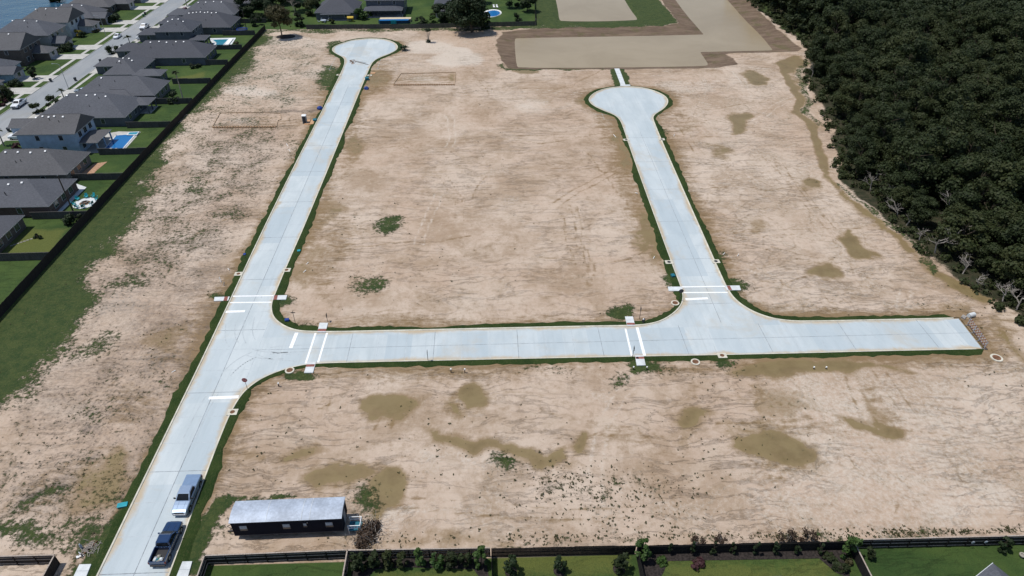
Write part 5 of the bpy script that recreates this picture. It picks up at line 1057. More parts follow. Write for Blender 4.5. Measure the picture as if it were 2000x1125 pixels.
hydrant(1256, 630, 'dark fire hydrant with white top inside the right corner')
mb = []
def stub(px, py, label, h=.7, mat='pvc', dx=0.0, dy=0.0, r=.07, name='pipe_stub', cat='pipe'):
    x, y = S(px, py); b = MB(); b.tube([(0, 0, -.05), (dx, dy, h)], r, 7); tag(b.build(name, mat, None, (x, y, 0)), label, cat)
for k, a in enumerate([(1237, 722, 'white topped short post left below the lower right sidewalk stub', .6), (1263, 722, 'white topped short post right below the lower right sidewalk stub', .6), (881, 728, 'left of two white posts below the middle of the cross street', .8), (908, 728, 'right of two white posts below the middle of the cross street', .8), (545, 755, 'short white post on the sand inside the lower left curve', .7), (1589, 720.5, 'white stub standing in the long puddle, left one', .4), (1613, 720.5, 'white stub standing in the long puddle, right one', .4)]):
    x, y = S(a[0], a[1]); t = thing('marker_post', a[2], 'post', (x, y, 0)); b = MB(); b.box(-.07, .07, -.07, .07, -.05, a[3]); b.build('stake', 'pole_wood', t); b = MB(); b.tube([(0, 0, a[3] - .12), (0, 0, a[3] + .08)], .13, 8); b.build('cap', 'pvc', t)
for a in [(432, 551, 'white pipe stub leaning beside the left verge above the left crossing', .9, 'pvc', -.3, .5), (437, 558, 'grey pipe stub beside the white one on the left verge', .7, 'galv', .2, .2), (445, 524, 'white pipe lying on the sand left of the upper left drain', .25, 'pvc', .6, -.9), (592, 532, 'short white pipe on the sand right of the left street', .2, 'pvc', .5, .5), (598, 516, 'white pipe end further up on the sand right of the left street', .2, 'pvc', .4, .4), (563, 286, 'white pipe leaning on weeds left of the left street', .4, 'pvc', -.6, .9), (567, 296, 'second white pipe leaning on weeds left of the left street', .3, 'pvc', -.5, .7),
          (1203, 268, 'white broken pipe on the sand left of the right street neck', .3, 'pvc', -.5, 1.2), (1316, 266, 'white pipe stub in weeds right of the right street neck', .5, 'pvc', .2, .3), (1276, 505, 'white pipe stub on the sand left of the right street', .3, 'pvc', .3, .4), (335, 727, 'curved white pipe scrap on the sand left of the wide junction', .15, 'pvc', .6, .3), (1240, 376, 'white pipe end left of the middle of the right street', .3, 'pvc', .4, -.9), (1440, 500, 'white pipe stub right of the right street', .4, 'pvc', .3, .2), (1412, 497, 'short white pipe on the verge right of the right street', .4, 'pvc', .4, .1)]: stub(*a)
# barricade at the end of the cross street
a, b = Vector(S(1888, 634)), Vector(S(1923, 684)); t = thing('road_barricade', 'striped barricade of three rails closing the right end of the cross street', 'barricade', (*a, 0)); off = (-a.x, -a.y, 0); d = b - a; L_ = d.length; ang = math.atan2(d.y, d.x)
for z in (.55, 1.05, 1.5):
    mw = MB(); n = 1
    for k in range(n): p = a + d * (k + .5) / n; mw.obox((p.x, p.y, z), (L_ / n, .05, .15), ang)
    mw.build('rail', 'stripes', t, off)
for k in range(4): p = a + d * (k * .31 + .035); mb = MB(); mb.box(p.x - .05, p.x + .05, p.y - .05, p.y + .05, 0, 1.65); mb.box(p.x - .5, p.x + .5, p.y - .06, p.y + .06, 0, .08); mb.build('upright', 'galv', t, off)
x, y = S(1897, 618); t = thing('concrete_pipe', 'broken pale concrete pipe end by the barricade', 'pipe', (x, y, 0), .3); mb = MB(); mb.tube([(-.8, 0, .35), (.5, 0, .35)], .42, 14, cap=False); mb.tube([(-.8, 0, .35), (.5, 0, .35)], .34, 14); mb.build('pipe', 'light_concrete', t); mb = MB(); mb.obox((-1.6, .2, .1), (1.0, .7, .3), .4); mb.build('footing', 'stone_grey', t)
# building pads formed with boards
def formwork(corners, stakes, label):
    c = np.mean(corners, 0); t = thing('slab_formwork', label, 'formwork', (*c, 0)); off = (-c[0], -c[1], 0); n = len(corners)
    for i in range(n):
        p, q = Vector(corners[i]), Vector(corners[(i + 1) % n]); mb = MB(); m_ = (p + q) / 2; mb.obox((m_.x, m_.y, .10), ((q - p).length + .05, .07, .24), math.atan2((q - p).y, (q - p).x)); mb.build('form_board', 'lumber', t, off)
    p, q = Vector(corners[0]), Vector(corners[1])
    for k in range(stakes):
        f = (k + .5) / stakes; m_ = p.lerp(q, f); mb = MB(); mb.obox((m_.x, m_.y - .22, .17), (.34, .5, .30), .1 * (k % 3 - 1), 0, R(18)); mb.tube([(m_.x + .3, m_.y - .9, 0), (m_.x + .3, m_.y - .05, .4)], .05, 4); mb.build('stake', 'stake_wood', t, off)
formwork([S(415, 249), S(540, 248), S(543, 236), S(549, 234), S(548, 222), S(516, 220), (S(431, 220)[0], S(516, 220)[1])], 24, 'rectangular slab formwork of boards on the sand left of the left street')
formwork([S(768, 166), S(888, 165.6), S(890, 142), S(783, 144.5)], 26, 'rectangular slab formwork of boards on the sand right of the left turning circle')
# site clutter
x, y = S(596, 240); t = thing('portable_toilet', 'grey portable toilet with white roof beside the left street', 'toilet', (x, y, 0), .1)
mb = MB(); mb.box(-.58, .58, -.58, .58, .1, 2.15); mb.build('cabin', 'grey_plastic', t); mb = MB(); mb.loft([rring(2.15, -.64, .64, .64, .1), rring(2.3, -.6, .6, .6, .1), rring(2.4, -.35, .35, .4, .1)]); mb.build('roof', 'white_paint', t); mb = MB(); mb.box(-.38, .38, -.62, -.57, .15, 2.0); d_ = mb.build('door', 'bin_dark', t); mb = MB(); mb.box(.26, .32, -.66, -.61, 1.0, 1.15); mb.build('handle', 'galv', d_); mb = MB(); mb.box(-.62, .62, -.62, .62, 0, .1); mb.build('skid', 'plastic_black', t)
def pile(px, py, label, mat, w_, d_, h, seed, name, cat):
    x, y = S(px, py); g = np.random.default_rng(seed); mb = MB(); n = 9; secs = []
    for z, k in ((0, 1), (.5, .95), (.85, .6), (1, .2)): secs.append([(w_ * k * math.cos(6.283 * i / n) * g.uniform(.8, 1.15), d_ * k * math.sin(6.283 * i / n) * g.uniform(.8, 1.15), h * z * g.uniform(.85, 1.1)) for i in range(n)])
    mb.loft(secs); return tag(mb.build(name, mat, None, (x, y, 0)), label, cat)
pile(625, 213, 'bright blue tarpaulin heap on the left verge above the portable toilet', 'tarp_blue', .9, .8, .9, 1, 'tarp', 'tarp'); pile(716, 174, 'dark blue tarpaulin heap on the right verge below the turning circle', 'tarp_blue', .75, .8, .9, 2, 'tarp', 'tarp')
for a in [(717, 156, 'teal crate on the right verge just below the turning circle', 'teal_dark', .6, .6, .8), (615, 236, 'small green box on the verge beside the plywood stack', 'teal_dark', .5, .6, .5), (240, 988, 'flat teal sheet on the verge left of the two pickups', 'teal_plastic', .6, .35, .25), (584, 491, 'small bright blue sheet on the right verge of the left street', 'teal_plastic', .3, .3, .25), (478, 498, 'small blue object on the left verge of the left street', 'tarp_blue', .25, .3, .25), (561, 627, 'small dark blue object inside the left corner', 'tarp_blue', .35, .3, .4), (1314, 540, 'dark blue box on the verge above the sign seen from behind', 'teal_dark', .35, .4, .4)]:
    x, y = S(a[0], a[1]); mb = MB(); mb.loft([rring(0, -a[5], a[5], a[4], .08), rring(a[6] * .9, -a[5] * 1.05, a[5] * 1.05, a[4] * 1.05, .08), rring(a[6], -a[5] * .9, a[5] * .9, a[4] * .9, .08)]); tag(mb.build('site_box', a[3], None, (x, y, .05), rz=.2), a[2], 'box')
q = SP([(603, 233), (611, 229), (608, 247), (597, 248)]); c = np.mean(q, 0); t = thing('plywood_stack', 'orange brown plywood sheets lying beside the portable toilet', 'plywood', (*c, 0))
for k in range(3): mb = MB(); mb.obox((.1 * k - .6, .1 * k, .04 + .05 * k), (1.2, 3.6 - .3 * k, .04), -.05 + .03 * k); mb.obox((.65, .05 * k, .04 + .05 * k), (1.15, 3.2, .04), .04 * k); mb.build('sheet', 'ply', t)
x, y = S(729, 143.5); t = thing('plywood_sheet', 'small tan board lying beside the right kerb drain below the turning circle', 'board', (x, y, 0)); mb = MB(); mb.obox((0, 0, .14), (1.4, 1.3, .05), .1); mb.build('sheet', 'ply', t)
g = np.random.default_rng(8); x, y = S(176, 1072); t = thing('debris_heap', 'heap of grey brown twigs beside the street in the lower left corner', 'debris', (x, y, 0)); mb = MB()
for k in range(60): a = g.uniform(0, 6.28); p = g.normal(0, .5, 2); l = g.uniform(.2, .6); mb.tube([(p[0] - l * math.cos(a), p[1] - l * math.sin(a), g.uniform(.02, .25)), (p[0] + l * math.cos(a), p[1] + l * math.sin(a), g.uniform(.02, .35))], .025, 4)
mb.build('twigs', 'dead_wood', t)
mb = MB(); p, q = S(157, 1090), S(191, 1057); mb.tube([(*p, .1), (*q, .1)], .07, 6); tag(mb.build('timber_pole', 'rust'), 'thin brown pole lying on the grass by the twig heap', 'pole')
x, y = S(157, 1087); t = thing('broken_sign', 'white broken panel at the lower end of the brown pole', 'panel', (x, y, 0), .6); mb = MB(); mb.obox((0, 0, .12), (.8, .35, .06), 0, .2); mb.build('panel', 'white_paint', t); mb = MB(); mb.obox((.1, .1, .3), (.1, .5, .5), .3); mb.build('bracket', 'galv', t)
x, y = S(160, 1071); mb = MB(); mb.tube([(0, 0, 0), (0, 0, .5), (0, 0, .9)], [.15, .17, .08], 8); tag(mb.build('marker_bottle', 'blind', None, (x, y, 0)), 'small pale blue post stub on the grass by the twig heap', 'post')
# planks and skid marks of brown mud on the left street below the turning circle
mb = MB(); g = np.random.default_rng(4)
for k in range(26): p = S(683 + g.uniform(0, 12), 119 + g.uniform(-2, 6)); mb.obox((*p, zr + .008), (g.uniform(.3, .9), g.uniform(.25, .6), .004), g.uniform(0, 3))
for k in range(16): f = k / 15; p = S(696 + 22 * f, 120.5 + 5.5 * f); mb.obox((*p, zr + .008), (.9, .35, .004), -.5 + g.normal() * .1); p = S(696 + 18 * f, 119 + 4 * f); mb.obox((*p, zr + .008), (.7, .2, .004), -.5)
struct(mb.build('mud_tracks', 'dirt_brown'))
# ------------------------------------------------------------------ poles, lamps
def util_pole(px, py, h, label, trans=False):
    x, y = S(px, py); t = thing('utility_pole', label, 'utility pole', (x, y, 0)); mb = MB(); mb.tube([(0, 0, -.2), (0, 0, h)], [.17, .12], 8); mb.build('pole', 'pole_wood', t)
    if trans:
        for a in range(3): mb = MB(); c_ = (.38 * math.cos(2.1 * a), .38 * math.sin(2.1 * a)); mb.tube([(*c_, h - 1.6), (*c_, h - .7)], .26, 10); mb.build('transformer', 'blind', t)
        for a in (0, 1): mb = MB(); mb.obox((0, 0, h - .15 - .45 * a), (2.2, .12, .12), R(20 + 70 * a)); mb.build('crossarm', 'pole_wood', t)
    else: mb = MB(); mb.tube([(0, -.1, h), (0, -.1, h + .2)], .06, 6); mb.build('insulator', 'blind', t)
util_pole(146, 420, 9.6, 'thick dark utility pole beside the fire pit yard'); util_pole(482, 60, 7.6, 'thin dark utility pole beside the trampoline')
def lamp(px, py, h, label):
    x, y = S(px, py); t = thing('street_lamp', label, 'street lamp', (x, y, 0)); mb = MB(); mb.tube([(0, 0, 0), (0, 0, h), (-.5, 0, h + .35), (-1.6, 0, h + .45)], [.1, .06, .05, .04], 7); mb.build('pole', 'galv', t); mb = MB(); mb.loft([rring(h + .38, -.12, .12, .35, .05), rring(h + .48, -.1, .1, .3, .05)]); mb.v = [(a - 1.9, b, c) for a, b, c in mb.v]; mb.build('lamp_head', 'galv', t)
lamp(134, 173, 7.4, 'street lamp on the near kerb of the old street'); lamp(208, 72, 7.4, 'street lamp further along the lakeside kerb'); lamp(430, -5, 7.4, 'street lamp near the top border')
def bin_(px, py, label, mat):
    x, y = S(px, py); t = thing('wheelie_bin', label, 'bin', (x, y, .03), .1); mb = MB(); mb.loft([rring(.12, -.28, .28, .26, .05), rring(1.0, -.38, .38, .34, .06)]); mb.build('body', mat, t); mb = MB(); mb.loft([rring(1.0, -.42, .40, .37, .06), rring(1.09, -.36, .36, .32, .06)]); mb.build('lid', mat, t)
    for s in (-1, 1): mb = MB(); mb.tube([(s * .24, .3, .12), (s * .3, .3, .12)], .12, 10); mb.build('wheel', 'tyre', t)
for a in [(148, 158, 'dark bin on the near kerb beside the street lamp', 'bin_dark'), (197, 122, 'dark bin on the near kerb above the driveway bin', 'bin_dark'), (239, 93, 'dark bin on the near kerb below the street palm', 'bin_dark'), (100, 160, 'dark bin on the lakeside kerb opposite the lamp', 'bin_dark'), (284, 29, 'dark bin far up the lakeside kerb', 'bin_dark'), (281, 33, 'green bin beside the dark bin far up the kerb', 'green_plastic'), (18, 257, 'dark bin at the left border beside the garage of the blue siding house', 'bin_dark')]: bin_(*a)
# fire pit with chairs
cx, cy = S(166, 397); t = thing('fire_pit', 'round white paved ring with a dark brick fire pit in its centre', 'fire pit', (cx, cy, 0)); mb = MB(); mb.disc((0, 0), 2.5, -.05, .05, 28, 2.6); mb.build('paving', 'light_concrete', t); mb = MB(); mb.disc((0, 0), 1.15, .04, .075, 22); mb.build('gravel', 'dirt_brown', t); mb = MB()
for k in range(14): a = k * 6.283 / 14; mb.obox((.62 * math.cos(a), .62 * math.sin(a), .2), (.26, .2, .35), a)
mb.build('brick_ring', 'brick_brown', t)
def chair(x, y, label, face):
    t = thing('garden_chair', label, 'chair', (x, y, .05), face, 'teal chairs round the fire pit')
    mb = MB(); mb.obox((0, .05, .36), (.56, .55, .05), 0, 0, R(8)); mb.build('seat', 'teal_plastic', t); mb = MB(); mb.obox((0, .36, .68), (.56, .05, .78), 0, 0, R(-22)); mb.build('backrest', 'teal_plastic', t)
    for s in (-1, 1):
        mb = MB(); mb.box(s * .34 - .06, s * .34 + .06, -.3, .38, .56, .6); mb.build('armrest', 'teal_plastic', t)
        for yy in (-.25, .3): mb = MB(); mb.box(s * .32 - .03, s * .32 + .03, yy - .04, yy + .04, 0, .56); mb.build('leg', 'teal_plastic', t)
for (ex, ey), l in zip([(860, 290), (955, 265), (1030, 260), (1062, 290), (1010, 338), (918, 372), (850, 372), (822, 342)], ['on the far left of the fire pit', 'behind the fire pit, left of the two at the back', 'behind the fire pit, right of the two at the back', 'at the right rim of the fire pit ring', 'on the near right of the fire pit', 'in front of the fire pit, nearest the camera', 'at the near left rim beside the utility pole', 'at the left rim just behind the utility pole']):
    x, y = S(ex * .17778, 340 + ey * .17778); chair(x, y, 'teal garden chair ' + l, math.atan2(y - cy, x - cx) - math.pi / 2)
# trampoline and yard things
x, y = S(481, 61); t = thing('trampoline', 'round dark blue trampoline on the lawn near the fence corner', 'trampoline', (x - 1.5, y, 0)); mb = MB(); mb.disc((0, 0), 1.9, .75, .8, 22); mb.build('bed', 'bin_dark', t); mb = MB(); mb.tube([(2 * math.cos(k * .2618), 2 * math.sin(k * .2618), .82) for k in range(25)], .2, 6, cap=False); mb.build('pad', 'tarp_blue', t)
for k in range(6): mb = MB(); a = k * 1.047; mb.tube([(1.95 * math.cos(a), 1.95 * math.sin(a), 0), (1.95 * math.cos(a), 1.95 * math.sin(a), .8)], .04, 5); mb.build('leg', 'galv', t)
x, y = S(685, 42); t = thing('playhouse', 'yellow toy slide frame behind the far fence', 'playset', (x, y, 0)); mb = MB(); mb.box(-1.2, 1.2, -.7, .7, 1.2, 1.35); mb.build('platform', 'yellow', t); mb = MB(); mb.obox((0, -.1, 1.75), (2.5, .9, .08), 0, 0, .5); mb.build('roof', 'yellow', t); mb = MB()
for a in (-1.1, 1.1):
    for b in (-.6, .6): mb.box(a - .06, a + .06, b - .06, b + .06, 0, 1.7)
mb.build('post', 'yellow', t)
x, y = S(632, 43); t = thing('patio_set', 'pale green patio table and seats behind the left end of the far fence', 'patio set', (x, y, 0)); mb = MB(); mb.disc((0, 0), 1.2, .7, .78, 16); mb.build('tabletop', 'blind', t); mb = MB(); mb.tube([(0, 0, 0), (0, 0, .7)], .1, 6); mb.build('pedestal', 'galv', t)
for k in range(4): mb = MB(); a = k * 1.57 + .5; mb.obox((1.9 * math.cos(a), 1.9 * math.sin(a), .42), (.6, .6, .1), a); mb.obox((2.2 * math.cos(a), 2.2 * math.sin(a), .75), (.08, .6, .7), a); mb.build('seat', 'blind', t)
for px, py, l in [(965, 15, 'left white sunlounger behind the oval pool'), (971, 15, 'right white sunlounger behind the oval pool')]:
    x, y = S(px, py); t = thing('sun_lounger', l, 'lounger', (x, y, .06), .2); mb = MB(); mb.box(-.35, .35, -.9, .5, .3, .38); mb.build('seat', 'white_paint', t); mb = MB(); mb.obox((0, .8, .7), (.7, .08, .9), 0, 0, R(-40)); mb.build('backrest', 'white_paint', t); mb = MB()
    for a in (-.3, .3):
        for b in (-.8, .4): mb.box(a - .03, a + .03, b - .03, b + .03, 0, .3)
    mb.build('leg', 'white_paint', t)
x, y = S(876, 24); t = thing('play_cover', 'small blue canopy left of the big dark tree', 'canopy', (x, y, 0)); mb = MB(); mb.loft([rring(1.6, -1.2, 1.2, 1.3, .2), rring(2.1, -.3, .3, .4, .1)]); mb.build('top', 'tarp_blue', t); mb = MB()
for a in (-1, 1):
    for b in (-.9, .9): mb.box(a - .05, a + .05, b - .05, b + .05, 0, 1.6)
mb.build('frame', 'galv', t)
for px, py, l in [(1899, 1058, 'left one of two pale plates on the fence in the lower right corner'), (1925, 1058, 'right one of two pale plates on the fence in the lower right corner')]:
    x, y = S(px, py, 1.1); mb = MB(); mb.box(-.18, .18, -.03, .03, -.14, .14); mb.box(-.03, .03, -.05, .05, -.2, .2); tag(mb.build('wall_plate', 'blind', None, (x, 47.0, 1.15), rz=R(-.7)), l, 'plate')
x, y = S(1995, 1087); t = thing('garden_ornament', 'round pale stone ornament at the lower right border', 'ornament', (x, y, 0)); mb = MB(); mb.tube([(.28 * math.cos(k * .524), .28 * math.sin(k * .524), .35) for k in range(13)], .11, 7, cap=False); mb.build('ring', 'canvas', t); mb = MB(); mb.disc((0, 0), .2, 0, .28, 12); mb.build('base', 'stone_grey', t)

# ------------------------------------------------------------------ trees and plants outside the wood
x, y = S(552, 74); tree_proto('pine_tree', 'lone umbrella-crowned tree with a bare trunk near the far left fence corner', 'tree', (x, y, 0), 10.8, 6.0, 4.7, 26, 6500, .2, 'leaf_brown', 61, 'bark', .24, (-.5, 0))
mb = MB(); mb.disc((0, 0), 3.6, 0, .07, 24, 2.8); tag(mb.build('mulch_bed', 'mulch', None, (x + .8, y + 1.5, 0)), 'dark brown mulch ring under the lone umbrella-crowned tree', 'mulch')  # dark disc serves as mulch and as the painted shadow of the crown
x, y = S(922, 63); tree_proto('oak_tree', 'big dark spreading tree at the far fence left of the brown pond', 'tree', (x, y, 0), 15, 4.0, 8.0, 36, 11000, .30, 'leaf_dark', 62, 'bark', .42, (-1.5, 1))
for a in [(870, 40, 7.5, 1.4, 4.2, 'leaf_dark', 'dark bushy tree left behind the big spreading tree'), (900, 42, 9, 1.5, 4.5, 'leaf_dark', 'dense dark tree directly behind the big spreading tree'), (946, 56, 4.5, .3, 2.6, 'leaf_dark', 'low dark bush just right of the big spreading tree'), (1000, 14, 9, 1.5, 4, 'leaf_dark', 'dark tree beyond the oval pool lawn'), (1030, 22, 10, 2, 3.6, 'leaf_dark', 'dark tree against the side fence at the grassy pond bank'), (1012, 44, 4, .4, 2, 'leaf_dark', 'small dark bush on the lawn right of the oval pool'),
          (855, 30, 4, .3, 3.0, 'leaf_wood', 'round green bush in front of the small shed'), (840, 44, 3, .2, 2.6, 'leaf_bright', 'light green bush above the far fence by the bare shrub'), (925, 8, 12, 3, 6, 'leaf_dark', 'dark tree at the top border behind the spreading tree'), (975, -4, 9, 2, 4, 'leaf_dark', 'dark tree at the top border above the oval pool'),
          (486, 30, 8, 1, 4.5, 'leaf_dark', 'dark tree beside the last fence yard near the corner'), (520, 38, 9, 1.2, 4.8, 'leaf_dark', 'dark bushy tree just behind the fence corner'), (540, 10, 13, 3, 6.5, 'leaf_dark', 'tall dark tree at the top border left of the white trunk'), (578, 22, 11, 3, 4.0, 'leaf_dark', 'dark tree around the white bare trunk'), (587, 52, 6.5, .4, 2.2, 'leaf_dark', 'narrow dark conifer at the left end of the far fence'), (505, 14, 12, 1.5, 5.5, 'leaf_dark', 'tall dark tree at the top border left of the umbrella-crowned tree'), (562, 2, 13, 2, 5.5, 'leaf_dark', 'tall dark tree at the top border above the umbrella-crowned tree'), (604, 12, 10, 1, 4.5, 'leaf_dark', 'dark tree at the top border beside the charcoal hipped house'), (500, 50, 4, .3, 2.5, 'leaf_dark', 'low dark bush inside the fence corner'), (612, 30, 6, .5, 3.5, 'leaf_wood', 'dark bushy tree left of the charcoal hipped house'),
          (648, 46, 1.8, .1, 1.3, 'leaf_wood', 'grey green shrub beside the patio table'), (705, 38, 4.5, .3, 2.4, 'leaf_bright', 'green shrubs between the two dark houses behind the far fence'), (720, 34, 3.2, .3, 1.4, 'leaf_bright', 'small green tree against the porch of the two storey dark house'), (820, 45, 2.4, .2, 2.2, 'leaf_dark', 'dark hedge bush right of the blue above-ground pool'),
          (11, 197, 4.5, .4, 2.6, 'leaf_wood', 'round dark tree on the lakeside lawn at the left border'), (69, 154, 4.2, 1.2, 1.5, 'leaf_dark', 'small dark tree on the lakeside lawn by the driveway'), (30, 167, 2.0, .1, 2.4, 'leaf_dark', 'wide shrub bed before the low brown house'), (128, 98, 2.4, .2, 3.2, 'leaf_dark', 'dark shrub bed before the beige lakeside house'), (155, 72, 2.4, .2, 1.7, 'leaf_yellow', 'bright yellow bush beside the dark shrub on the lakeside lawn'), (163, 72, 2.0, .2, 1.5, 'leaf_dark', 'dark shrub right of the yellow bush'),
          (95, 112, 2.2, .2, 2.4, 'leaf_brown', 'brownish shrubs before the two storey brick house'), (185, 62, 2.5, .2, 2.0, 'leaf_brown', 'brown green shrubs in front of the white lakeside house'), (222, 42, 3.0, .3, 3.0, 'leaf_dark', 'dark shrub row by the brick lakeside house near the top'), (76, 222, 3.2, .3, 2.0, 'leaf_wood', 'round green tree on the near side of the old street, closest one'), (107, 208, 3.2, .3, 2.0, 'leaf_wood', 'round green tree on the near side of the old street, farther one'), (222, 103, 3, .3, 2.6, 'leaf_dark', 'dark round bush beside the garage by the street'), (0, 205, 2.4, .2, 2.6, 'leaf_purple', 'dark reddish shrub at the left border'),
          (36, 292, 1.8, .1, 1.2, 'leaf_purple', 'small reddish shrub at the corner of the blue siding house'), (142, 371, 2.0, .1, 1.1, 'leaf_dark', 'small dark shrub on the white patio of the fire pit yard'), (143, 433, 2.2, .1, 2.2, 'leaf_dark', 'dark overgrown bush at the foot of the thick utility pole'), (74, 466, 1.0, .05, .9, 'leaf_dark', 'small dark shrub in the middle of the yellow green lawn'), (205, 270, 3, .2, 1.2, 'leaf_bright', 'leafy shrub beside the patio of the rectangular pool'), (340, 200, 3.0, .2, 2.2, 'leaf_dark', 'dark bush at the foot of the tall thin palm'), (108, 0, 4, .3, 3.4, 'leaf_wood', 'dark green bush on the lake shore behind the roofs'), (462, 88, 1.5, .1, 1.1, 'leaf_brown', 'brown shrub at the end of the white deck pool'), (380, 132, 1.2, .1, 2.0, 'leaf_dark', 'low dark hedge against a house wall by the lawn')]:
    x, y = S(a[0], a[1]); big = a[4] > 2.7 or a[2] > 4; tree_proto('tree' if a[2] > 3.9 else 'shrub', a[6], 'tree' if a[2] > 3.9 else 'shrub', (x, y, 0), a[2], a[3], a[4], 14 if big else 9, int(420 * a[4] * (a[4] if big else 1.4)), .2 if big else .15, a[5], int(a[0] * 3 + a[1]) % 997, 'bark', .16 if a[2] > 3.9 else .06)
x, y = S(574, 30); tag(bare_tree(9, 77, .16).build('dead_tree', 'pale_bark', None, (x, y, 0), fix=False), 'pale bare trunk among the dark trees left of the charcoal hipped house', 'dead tree')
x, y = S(837, 83); t = thing('bare_shrub', 'many-stemmed nearly bare shrub on the white sand before the far fence', 'shrub', (x, y, 0)); g = np.random.default_rng(5); mb = MB()
for k in range(7): a = k * .9; l = g.uniform(3.5, 5.5); s = g.uniform(.6, 1.5); mb.tube([(0, 0, 0), (s * .3 * math.cos(a), s * .3 * math.sin(a), l * .5), (s * math.cos(a), s * math.sin(a), l)], [.07, .06, .03], 5); mb.tube([(s * .3 * math.cos(a), s * .3 * math.sin(a), l * .5), (s * .8 * math.cos(a + 1), s * .8 * math.sin(a + 1), l * .9)], [.04, .02], 4)
mb.build('stems', 'dead_wood', t); link('foliage', leafmesh('foliage', [(0, 0, .6, 1.0, .8, .7), (0, 0, 4.6, 1.3, 1.3, .7)], 420, .14, 'leaf_dark', seed=2), t)
def fronds(n, L_, droop, g, base=0.0, wd=.28):
    mb = MB()
    for k in range(n):
        a = g.uniform(0, 6.283); el = g.uniform(.1, 1.25); p = []; s = L_ * g.uniform(.75, 1.1)
        for j in range(5): f = j / 4; r_ = s * f * math.cos(el); p.append((r_, base + s * f * math.sin(el) - droop * s * f * f))
        for j in range(4):
            w0, w1 = wd * (1 - abs(j / 4 - .4)), wd * (1 - abs((j + 1) / 4 - .4)) * (.3 if j == 3 else 1); c_, s_ = math.cos(a), math.sin(a)
            mb.add([(p[j][0] * c_ - w0 * s_, p[j][0] * s_ + w0 * c_, p[j][1] - .05), (p[j][0] * c_ + w0 * s_, p[j][0] * s_ - w0 * c_, p[j][1] - .05), (p[j + 1][0] * c_ + w1 * s_, p[j + 1][0] * s_ - w1 * c_, p[j + 1][1] - .05), (p[j + 1][0] * c_ - w1 * s_, p[j + 1][0] * s_ + w1 * c_, p[j + 1][1] - .05)], [(0, 1, 2, 3)])
    return mb
def palm(px, py, h, label, n=26, L_=1.9):
    x, y = S(px, py); g = np.random.default_rng(int(px)); t = thing('palm_tree', label, 'palm', (x, y, 0)); mb = MB(); mb.tube([(0, 0, -.1), (.1, 0, h * .5), (.05, 0, h)], [.2, .15, .14], 7); mb.build('trunk', 'pale_bark', t); fronds(n, L_, .55, g, h).build('crown', 'leaf_wood', t, fix=False)
palm(359, 199, 9.0, 'tall thin palm with dark crown rising over the back lawns', 30, 1.5); palm(257, 96, 4.2, 'bushy palm beside the white van on the old street'); palm(127, 198, 3.4, 'small palm on the verge by the silver car', 18, 1.6); palm(8, 285, 4.5, 'palm at the left border beside the blue siding house', 20, 1.7); palm(365, 12, 3.5, 'small palm beside the dark red pickup', 18, 1.6); palm(333, 40, 2.2, 'tiny palm on the verge left of the blue car', 14, 1.2)
x, y = S(788, 99); t = thing('palmetto', 'clump of palmetto fans at the right rim of the left turning circle', 'palm', (x, y, 0)); g = np.random.default_rng(12)
for dx, dy in ((0, 0), (.9, .4), (-.7, .5), (.2, 1.0)): fronds(16, 1.9, .5, g, .9, .22).build('fronds', 'leaf_dark', t, (dx, dy, 0), fix=False)
# bottom yards
ROWL = ['leftmost wide columnar shrub against the capped fence', 'second columnar shrub from the left, with a yellow tip beside it', 'third columnar shrub from the left along the capped fence', 'fourth and slimmest columnar shrub from the left', 'bright middle columnar shrub of the row', 'columnar shrub just right of the bright middle one', 'dark columnar shrub third from the right end', 'dark columnar shrub second from the right end', 'tallest columnar shrub at the right end of the row']
for k, (px, hh, rr_) in enumerate([(703, 2.9, 1.0), (732, 2.7, .75), (759, 2.8, .75), (788, 2.5, .6), (822, 3.1, .75), (853, 2.9, .8), (881, 2.7, .75), (909, 2.8, .75), (940, 3.5, .85)]):
    x, y = S(px, 1106 if k else 1112); tree_proto('columnar_shrub', ROWL[k], 'shrub', (x, y, 0), hh, .15, rr_, 12, 900, .13, 'leaf_wood' if k not in (4, 5, 8) else 'leaf_bright', 400 + k, 'bark', .05, group='columnar shrubs along the capped fence', flat=1.2)
for px, py, hh, rr_, mt, l in [(998, 1117, 3.0, .85, 'leaf_dark', 'left young tree on the three-tree lawn, with a brownish tip'), (1093, 1115, 2.5, .75, 'leaf_dark', 'middle young conifer on the three-tree lawn'), (1209, 1112, 3.2, .9, 'leaf_wood', 'right feathery young tree on the three-tree lawn'), (1254, 1090, 3.6, 1.05, 'leaf_bright', 'bright green bushy tree in the corner of the black fence'), (1652, 1085, 3.6, 1.05, 'leaf_bright', 'bright green bushy tree at the right end of the sapling row'), (1697, 1088, 1.8, .6, 'leaf_wood', 'wispy sapling on the lawn in the lower right'), (1955, 1075, 2.4, .7, 'leaf_dark', 'small dark tree before the fence in the lower right corner'), (1640, 1112, .9, .9, 'leaf_wood', 'low shrub bed beside the right end bushy tree'), (1618, 1092, .8, .7, 'leaf_wood', 'low green clump left of the bushy tree in the mulch'), (1292, 1100, .7, .7, 'leaf_bright', 'low green clump in the dark mulch corner'), (1360, 1106, .8, .95, 'leaf_purple', 'low purple red shrub on the yellowish lawn'), (1655, 1100, .9, .5, 'leaf_brown', 'grey shrub in the right mulch bed')]:
    x, y = S(px, py); tree_proto('young_tree' if hh > 1.5 else 'shrub', l, 'tree' if hh > 1.5 else 'shrub', (x, y, 0), hh, .25 if hh > 1.5 else .05, rr_, 12, int(1000 * rr_), .12, mt, int(px), 'bark', .05, flat=1.0)
    if py > 1100 and hh > 1.5: mb = MB(); mb.disc((0, 0), .75, 0, .06, 18); tag(mb.build('mulch_ring', 'mulch', None, (x, y, 0)), 'dark mulch ring under the ' + l.split(' on the')[0], 'mulch')
